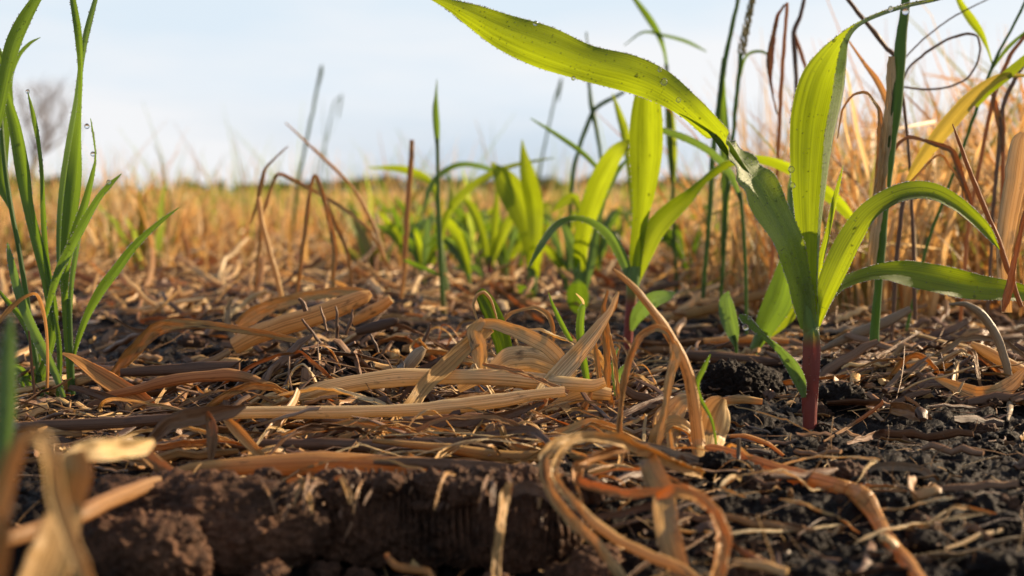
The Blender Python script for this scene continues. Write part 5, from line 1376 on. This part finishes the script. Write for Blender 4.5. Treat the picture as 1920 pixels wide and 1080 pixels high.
for k in range(70):
    y = rf.uniform(2.0, 5.0); px = rf.uniform(-100, 1400)
    place(protR, px_x(px, y), y, rf.uniform(.45, .85))
for k in range(22):
    y = rf.uniform(1.5, 2.6); px = rf.uniform(1000, 1330)
    place(protR, px_x(px, y), y, rf.uniform(.5, .75))
for k in range(34):     # taller straws at the left, behind the clump
    y = rf.uniform(1.6, 2.6); px = rf.gauss(262, 40) if k < 14 else rf.uniform(-80, 150) if k < 26 else rf.uniform(380, 800)
    place(protR, px_x(px, y), y, rf.uniform(.65, 1.0) if k < 26 else rf.uniform(.5, .7))
for k in range(285):
    y = 1.9 + 6.5 * rf.random() ** 1.3
    px = rf.uniform(-250, 2170)
    place(protF, px_x(px, y), y, rf.uniform(.5, 1.05))
for k in range(110):
    y = 1.5 + 6.0 * rf.random() ** 1.4
    px = rf.choice([rf.uniform(-100, 2000), rf.gauss(900, 190)])
    place(protG, px_x(px, y), y, rf.uniform(.7, 1.5) if abs(px - 900) > 200 else rf.uniform(1.0, 1.9))

# the rest of the field, past counting
def far_blades(name, label, cat, mat, n, y0, y1, h0, h1, wpx, seed, greens=False, hpow=1.0, ur=(-.47, .47)):
    R_ = np.random.RandomState(seed)
    y = y0 * (y1 / y0) ** (R_.rand(n) ** .8)
    u = R_.uniform(ur[0], ur[1], n)
    x = u * y * 1.1
    if greens:
        kp = vnoise(x / y * 9, np.log(y) * 2.2, seed) > .52
        x, y, u = x[kp], y[kp], u[kp]; n = len(x)
    z = hgt(x, y)
    h = h0 + (h1 - h0) * R_.rand(n) ** hpow
    w = (.0022 + .0011 * y) * (.55 if ur[0] > 0 or h0 >= .09 else 1)
    az = R_.uniform(0, 6.283, n)
    ln = R_.uniform(0, .7, n)
    lean = np.stack([np.cos(az) * ln * h, np.sin(az) * ln * h], -1)
    sa = R_.uniform(-.6, .6, n)
    sx, sy = np.cos(sa) * w / 2, np.sin(sa) * w / 2
    V = np.zeros((n, 6, 3)); tt = [0, .55, 1.0]; ww = [1, .8, .15]
    for i in range(3):
        cx_ = x + lean[:, 0] * tt[i] ** 1.7; cy_ = y + lean[:, 1] * tt[i] ** 1.7; cz_ = z - .003 + h * tt[i]
        V[:, 2 * i] = np.stack([cx_ - sx * ww[i], cy_ - sy * ww[i], cz_], -1)
        V[:, 2 * i + 1] = np.stack([cx_ + sx * ww[i], cy_ + sy * ww[i], cz_], -1)
    b = np.arange(n)[:, None] * 6
    f = np.concatenate([b + np.array([[0, 1, 3, 2]]), b + np.array([[2, 3, 5, 4]])])
    mb = MB()
    mb.add(V.reshape(-1, 3), f, uv=np.tile([[0, 0], [1, 0], [0, .5], [1, .5], [0, 1], [1, 1]], (n, 1)), tone=np.repeat(R_.rand(n), 6))
    o = mb.build(name, M[mat], origin=(0, y0, 0))
    tag(o, label, cat, kind='stuff')
far_blades('distant_stubble', 'golden dry stubble covering the field to the horizon', 'stubble', 'field', 60000, 2.6, 160, .03, .105, 3, 1, hpow=1.6)
far_blades('mid_stubble', 'thin dry stalks standing thickly in the blurred middle of the field', 'stubble', 'straw', 7000, 1.5, 9, .01, .075, 3, 2, hpow=1.6)
far_blades('distant_weeds', 'green weeds scattered through the far stubble', 'weeds', 'fieldgreen', 24000, 2.2, 120, .03, .125, 3, 5, greens=True, hpow=1.4)
far_blades('thicket_straw', 'dense fine pale straw filling the thicket behind the tall corn', 'dry grass', 'field', 2400, 1.25, 4.0, .05, .26, 3, 11, hpow=1.9, ur=(.15, .42))
far_blades('thicket_grass', 'fine brown grass stems filling the thicket behind the tall corn', 'dry grass', 'orange', 500, 1.2, 3.5, .08, .28, 3, 12, hpow=1.7, ur=(.16, .42))
far_blades('loose_tall_straw', 'uneven taller pale straws rising above the field stubble', 'dry grass', 'field', 950, 2.0, 9, .10, .22, 3, 13, hpow=1.6)
far_blades('loose_tall_weeds', 'uneven taller green blades rising above the field stubble', 'weeds', 'fieldgreen', 600, 2.0, 9, .09, .24, 3, 14, hpow=1.6)
far_blades('thin_tall_grass', 'sparse faint tall grass stems standing above the far stubble', 'tall grass', 'fieldgreen', 260, 3.0, 30, .16, .40, 3, 7, hpow=2.0)

# ================================================================== LITTER
rl = random.Random(42)
def piece(mb, x, y, L, w, yaw, lift, bend, tube, pitch=0.0, tone=None, r=rl):
    n = 7
    t = np.linspace(-.5, .5, n)
    c = bend * (t * t - .08) * L
    X = x + t * L * math.cos(yaw) - c * math.sin(yaw)
    Y = y + t * L * math.sin(yaw) + c * math.cos(yaw)
    zg = hgt(X, Y)
    a = np.polyfit(t, zg, 1)
    Z = np.polyval(a, t) + .5 * (zg - np.polyval(a, t)) + .25 * max(0, (zg - np.polyval(a, t)).max()) + lift + pitch * (t + .5) * L
    Z = Z + np.array([r.gauss(0, 1) for _ in t]) * w * .15
    pts = np.stack([X, Y, Z], -1)
    ww = w * np.array([r.uniform(.85, 1.08) for _ in t]); ww[0] *= r.uniform(.55, 1.1); ww[-1] *= r.uniform(.3, 1.1)
    b = .6 if tube else .16
    pr = oval(8 if tube else 6, b, .12, r)
    sweep(mb, pts, ww, r.uniform(-80, 80) if not tube else 0, pr, ref=(0, -.3, 1), closed=True, tone=r.random() if tone is None else tone)


def litter_spot():
    """a pixel where the photograph shows litter, thick or thin"""
    while True:
        px = rl.uniform(-120, 2040); py = 470 + 600 * rl.random() ** .9
        d = .10
        if py < 610: d = .55
        if py < 530: d = .8
        if px > 1540 and 540 < py < 790: d = 1.0 - .5 * max(0, (py - 720) / 70)
        if 380 < px < 1000 and 545 < py < 720: d = .55
        if 60 < px < 1250 and 735 < py < 880: d = .95
        if px < 330 and 690 < py < 830: d = .8
        if 1250 < px < 1500 and 620 < py < 720: d = .4
        if 1040 < px < 1500 and 850 < py < 960: d = .15
        if px > 1350 and py > 790: d = .05
        if px < 1000 and py > 900: d = .03
        if rl.random() < d: return px, py
for k in range(300):
    px, py = litter_spot()
    gx, gy, gz = ground_at(px, py)
    if gy > 1.7: continue
    mb = MB()
    L = .012 * 4 ** rl.random() * (1 if gy < .8 else 1.3)
    w = .0007 * 7 ** rl.random()
    yaw = rl.gauss(0, .45) if rl.random() < .65 else rl.uniform(0, 3.14)
    piece(mb, gx, gy, L, w, yaw, rl.uniform(.0005, .0035), rl.gauss(0, .16), rl.random() < .25, rl.choice([0, 0, .06, .12]))
    o = mb.build('straw_piece', M[rl.choice(['litter', 'litter', 'litter', 'straw', 'brown', 'brown', 'grey'])])
    tag(o, 'short loose piece of dry straw lying in the litter on the soil', 'straw', 'loose straw pieces on the soil')
mb = MB(); mb2 = MB()
for k in range(6500):
    px, py = litter_spot()
    y = CAMH * F / (py - HZ); x = px_x(px, y)
    if y > 2.6: continue
    sc = (y / .55) ** .5
    L = .003 * (13 ** rl.random()) * sc
    w = rl.choice([.0003, .0005, .0008, .0014, .0026, .0042]) * sc
    yaw = rl.gauss(0, .5) if rl.random() < .55 else rl.uniform(0, 3.14)
    piece(mb if rl.random() < .6 else mb2, x, y, L, w, yaw, rl.uniform(.0, .0045), rl.gauss(0, .18), rl.random() < .2, rl.choice([0, 0, 0, .15, .35]) if y > .5 else 0)
tag(mb.build('straw_litter', M['litter'], origin=(0, .6, 0)), 'dense litter of chopped brown straw covering the soil', 'straw litter', kind='stuff')
tag(mb2.build('chaff', M['brown'], origin=(0, .6, 0)), 'dark weathered chaff mixed into the straw litter', 'chaff', kind='stuff')
mb = MB(); mb2 = MB()
for k in range(5200):
    y = .95 * 6.0 ** (rl.random() ** .8); px = rl.uniform(-200, 2120); x = px_x(px, y)
    sc = (y / .8) ** .6
    piece(mb if rl.random() < .65 else mb2, x, y, rl.uniform(.008, .04) * sc, rl.uniform(.0012, .005) * sc, rl.uniform(0, 3.14), rl.uniform(0, .012), rl.gauss(0, .2), rl.random() < .3, rl.choice([0, .1, .3, .6]))
tag(mb.build('field_litter', M['field'], origin=(0, 1.5, 0)), 'golden straw litter covering the ground between the field stubble', 'straw litter', kind='stuff')
tag(mb2.build('field_chaff', M['rust'], origin=(0, 1.5, 0)), 'reddish brown chaff lying between the field stubble', 'chaff', kind='stuff')
def rand_blade(x, y, L, w, yaw, arch, mat, kinks, label, group, tube=False):
    n = 34
    t = np.linspace(0, 1, n)
    hd = yaw + np.cumsum(np.array([rl.gauss(0, .05) for _ in t]))
    for _ in range(kinks):
        hd[rl.randint(4, n - 3):] += rl.choice([-1, 1]) * rl.uniform(.4, 1.5)
    X = x + np.cumsum(np.cos(hd)) * L / n; Y = y + np.cumsum(np.sin(hd) * .8) * L / n
    G = hgt(X, Y); G = np.convolve(np.pad(G, 5, mode='edge'), np.ones(11) / 11, 'valid')
    Z = np.maximum(G + .0012, hgt(X, Y) + .0003) + arch * np.sin(np.clip(t * rl.uniform(.9, 1.5), 0, 1) * math.pi) ** 1.0 + w * .3
    A = np.stack([X, Y, Z], -1)
    wd = w * np.clip(np.minimum(t * 9, (1 - t) * 5) + .25, .25, 1)
    th = np.full(n, rl.uniform(20, 85)) if not tube else np.zeros(n)
    strand_core(A, wd, th, label, mat, 'stalk' if tube else 'dead_leaf', 'tube' if tube else 'crimp', 'stalk' if tube else 'dead leaf', rl.uniform(.1, .5), rl.uniform(-.2, .4), rl, group)
for k in range(150):
    q = rl.random()
    if q < .62: px, py = rl.gauss(760, 260), rl.uniform(690, 885)
    elif q < .75: px, py = rl.uniform(380, 900), rl.uniform(560, 700)
    elif q < .93: px, py = rl.uniform(1480, 1960), rl.uniform(560, 740)
    else: px, py = rl.uniform(0, 330), rl.uniform(690, 830)
    if 1330 < px < 1600 and py > 690: continue
    gx, gy, gz = ground_at(px, py)
    if gy > 1.2: continue
    rand_blade(gx, gy, rl.uniform(.02, .085), rl.uniform(.0014, .0042), rl.choice([0, 3.14]) + rl.gauss(0, .4), rl.choice([0, 0, .002, .005, .010]), rl.choice(['pale', 'straw', 'straw', 'brown', 'litter', 'rust', 'grey']), rl.choice([0, 1, 1, 2]),
               'wrinkled dead blade lying tangled in the straw residue', 'wrinkled dead blades tangled in the residue')
for k in range(170):
    q = rl.random()
    if q < .34: px, py, ar, L = rl.gauss(1000, 110), rl.uniform(655, 770), rl.uniform(.002, .022), rl.uniform(.02, .06)
    elif q < .80: px, py, ar, L = rl.uniform(330, 1300), rl.uniform(760, 900), rl.choice([0, .002, .005, .009]), rl.uniform(.03, .11)
    elif q < .90: px, py, ar, L = rl.uniform(1050, 1700), rl.uniform(880, 1040), rl.choice([0, .003, .006]), rl.uniform(.02, .06)
    else: px, py, ar, L = rl.uniform(1560, 1960), rl.uniform(560, 700), rl.choice([.002, .006, .012]), rl.uniform(.03, .08)
    gx, gy, gz = ground_at(px, py)
    if gy > 1.2: continue
    rand_blade(gx, gy, L, rl.uniform(.0006, .0019), rl.choice([0, 3.14]) + rl.gauss(0, .38), ar, rl.choice(['pale', 'pale', 'straw', 'straw', 'orange', 'litter']), rl.choice([0, 1, 2, 3]),
               'thin frayed dead strand caught in the straw tangle', 'thin frayed strands caught in the tangle')
# fine rootlets, past counting
mb = MB()
for k in range(900):
    px, py = rl.uniform(-50, 1980), 600 + 460 * rl.random()
    y = CAMH * F / (py - HZ); x = px_x(px, y)
    z = hg(x, y)
    L = rl.uniform(.003, .012)
    d = Vector((rl.gauss(0, 1), rl.gauss(0, 1), abs(rl.gauss(0, .5)))).normalized()
    d2 = Vector((rl.gauss(0, 1), rl.gauss(0, 1), rl.gauss(0, .4))).normalized()
    t = np.linspace(0, 1, 6)[:, None]
    pts = np.array([[x, y, z]]) + t * L * np.array(d[:])[None] + t * t * L * .6 * np.array(d2[:])[None]
    sweep(mb, pts, np.full(6, rl.uniform(.00012, .00035)), 0, oval(5, 1), closed=True, tone=rl.random())
tag(mb.build('fine_rootlets', M['litter'], origin=(0, .6, 0)), 'hair thin rootlets and fibres sticking out of the soil', 'rootlets', kind='stuff')

# ================================================================== HORIZON TREES
rt = random.Random(14)
def crown_blobs(mb, cx, cy, cz, rx, rz, n, leaf):
    for _ in range(n):
        a = rt.uniform(0, 6.283); u = rt.random() ** .4; el = rt.uniform(-1, 1)
        p = np.array([cx + rx * u * math.cos(a) * math.sqrt(1 - el * el * .8), cy + rx * u * math.sin(a) * .7, cz + rz * u * el])
        q = np.array([[rt.gauss(0, 1) for _ in range(3)] for _ in range(4)]) * leaf
        mb.add(p + q, [[0, 1, 2, 3]], tone=rt.random())
for k, (px, hpx, wpx, Yd) in enumerate([(30, 34, 60, 500), (110, 26, 60, 560), (350, 26, 26, 420), (372, 18, 26, 520), (415, 26, 20, 420), (470, 14, 70, 800), (530, 16, 60, 800), (600, 20, 60, 700), (640, 22, 50, 640), (700, 24, 60, 640), (745, 32, 46, 560), (800, 30, 50, 600),
                                      (870, 24, 70, 700), (950, 20, 80, 800), (1040, 24, 80, 760), (1120, 28, 60, 700), (1200, 22, 80, 760), (1290, 28, 80, 700), (1390, 30, 80, 700), (1490, 26, 90, 700), (1590, 30, 80, 700), (1680, 34, 90, 640), (1780, 44, 90, 560), (1880, 36, 90, 600), (1980, 36, 90, 600), (-70, 36, 90, 560)]):
    x = px_x(px, Yd); hh = 1.25 * hpx / F * Yd; ww = wpx / F * Yd / 2 * 1.35
    e = empty('distant_tree', (x, Yd, 0))
    tag(e, 'small blurred dark green tree on the far horizon', 'tree', 'trees along the horizon')
    mb = MB()
    for b in range(5):
        crown_blobs(mb, x + rt.uniform(-.6, .6) * ww, Yd, hh * rt.uniform(.35, .62), ww * .6, hh * .36, 90, ww * .09)
    mb.build('crown', M['tree'], e)
    mb = MB()
    sweep(mb, np.array([[x, Yd, -.2], [x + .1, Yd, hh * .3], [x, Yd, hh * .7]]), [hh * .08, hh * .06, hh * .03], 0, oval(7, 1), ref=(0, -1, 0), closed=True)
    mb.build('trunk', M['bark'], e)
# low far hedge line joining them
mb = MB()
for k in range(2600):
    px = rt.uniform(-700, 2600); Yd = 900
    hh = (5 + 16 * vnoise(px * .012, 0, 0) * vnoise(px * .05, 3, 0)) / F * Yd * 1.2
    c = np.array([px_x(px, Yd), Yd + rt.uniform(-6, 6), rt.uniform(0, 1) * hh])
    mb.add(c + np.array([[rt.gauss(0, 1) for _ in range(3)] for _ in range(4)]) * 1.3, [[0, 1, 2, 3]], tone=rt.random())
tag(mb.build('distant_woods', M['tree'], origin=(0, 900, 0)), 'thin dark band of woods along the horizon', 'woods', kind='stuff')

def bare_tree(px, Yd, top_px, label, seed):
    r = random.Random(seed)
    x = px_x(px, Yd)
    Ht = (HZ - top_px) / F * Yd
    e = empty('bare_tree', (x, Yd, 0))
    tag(e, label, 'tree')
    mt, mbb = MB(), MB()
    def grow(p, d, L, w, depth):
        n = 5
        pts = [p]
        for i in range(n):
            d = (d + np.array([r.gauss(0, .13), r.gauss(0, .13), r.gauss(0.03, .08)])); d /= np.linalg.norm(d)
            pts.append(pts[-1] + d * L / n)
        pts = np.array(pts)
        sweep(mt if depth == 0 else mbb, pts, np.linspace(w, w * .55, n + 1), 0, oval(5, 1), ref=(0.1, -1, .1), closed=True, tone=.2)
        if depth >= 5 or w < .012: return
        for c in range(r.choice([2, 3, 3]) + (2 if depth == 0 else 0)):
            k = r.randint(2, n)
            a = r.uniform(0, 6.283); sp = r.uniform(.35, .85)
            dd = d + np.array([math.cos(a) * sp, math.sin(a) * sp, r.uniform(-.1, .35)]); dd /= np.linalg.norm(dd)
            grow(pts[k], dd, L * r.uniform(.6, .85), w * .55, depth + 1)
    grow(np.array([x, Yd, -.1]), np.array([0, 0, 1.]), Ht * .36, Ht * .05, 0)
    mt.build('trunk', M['bark'], e); mbb.build('branches', M['bark'], e)
bare_tree(58, 80, 85, 'tall bare leafless tree blurred on the left skyline', 4)
bare_tree(-30, 78, 140, 'smaller bare tree cut by the left edge of the frame', 6)
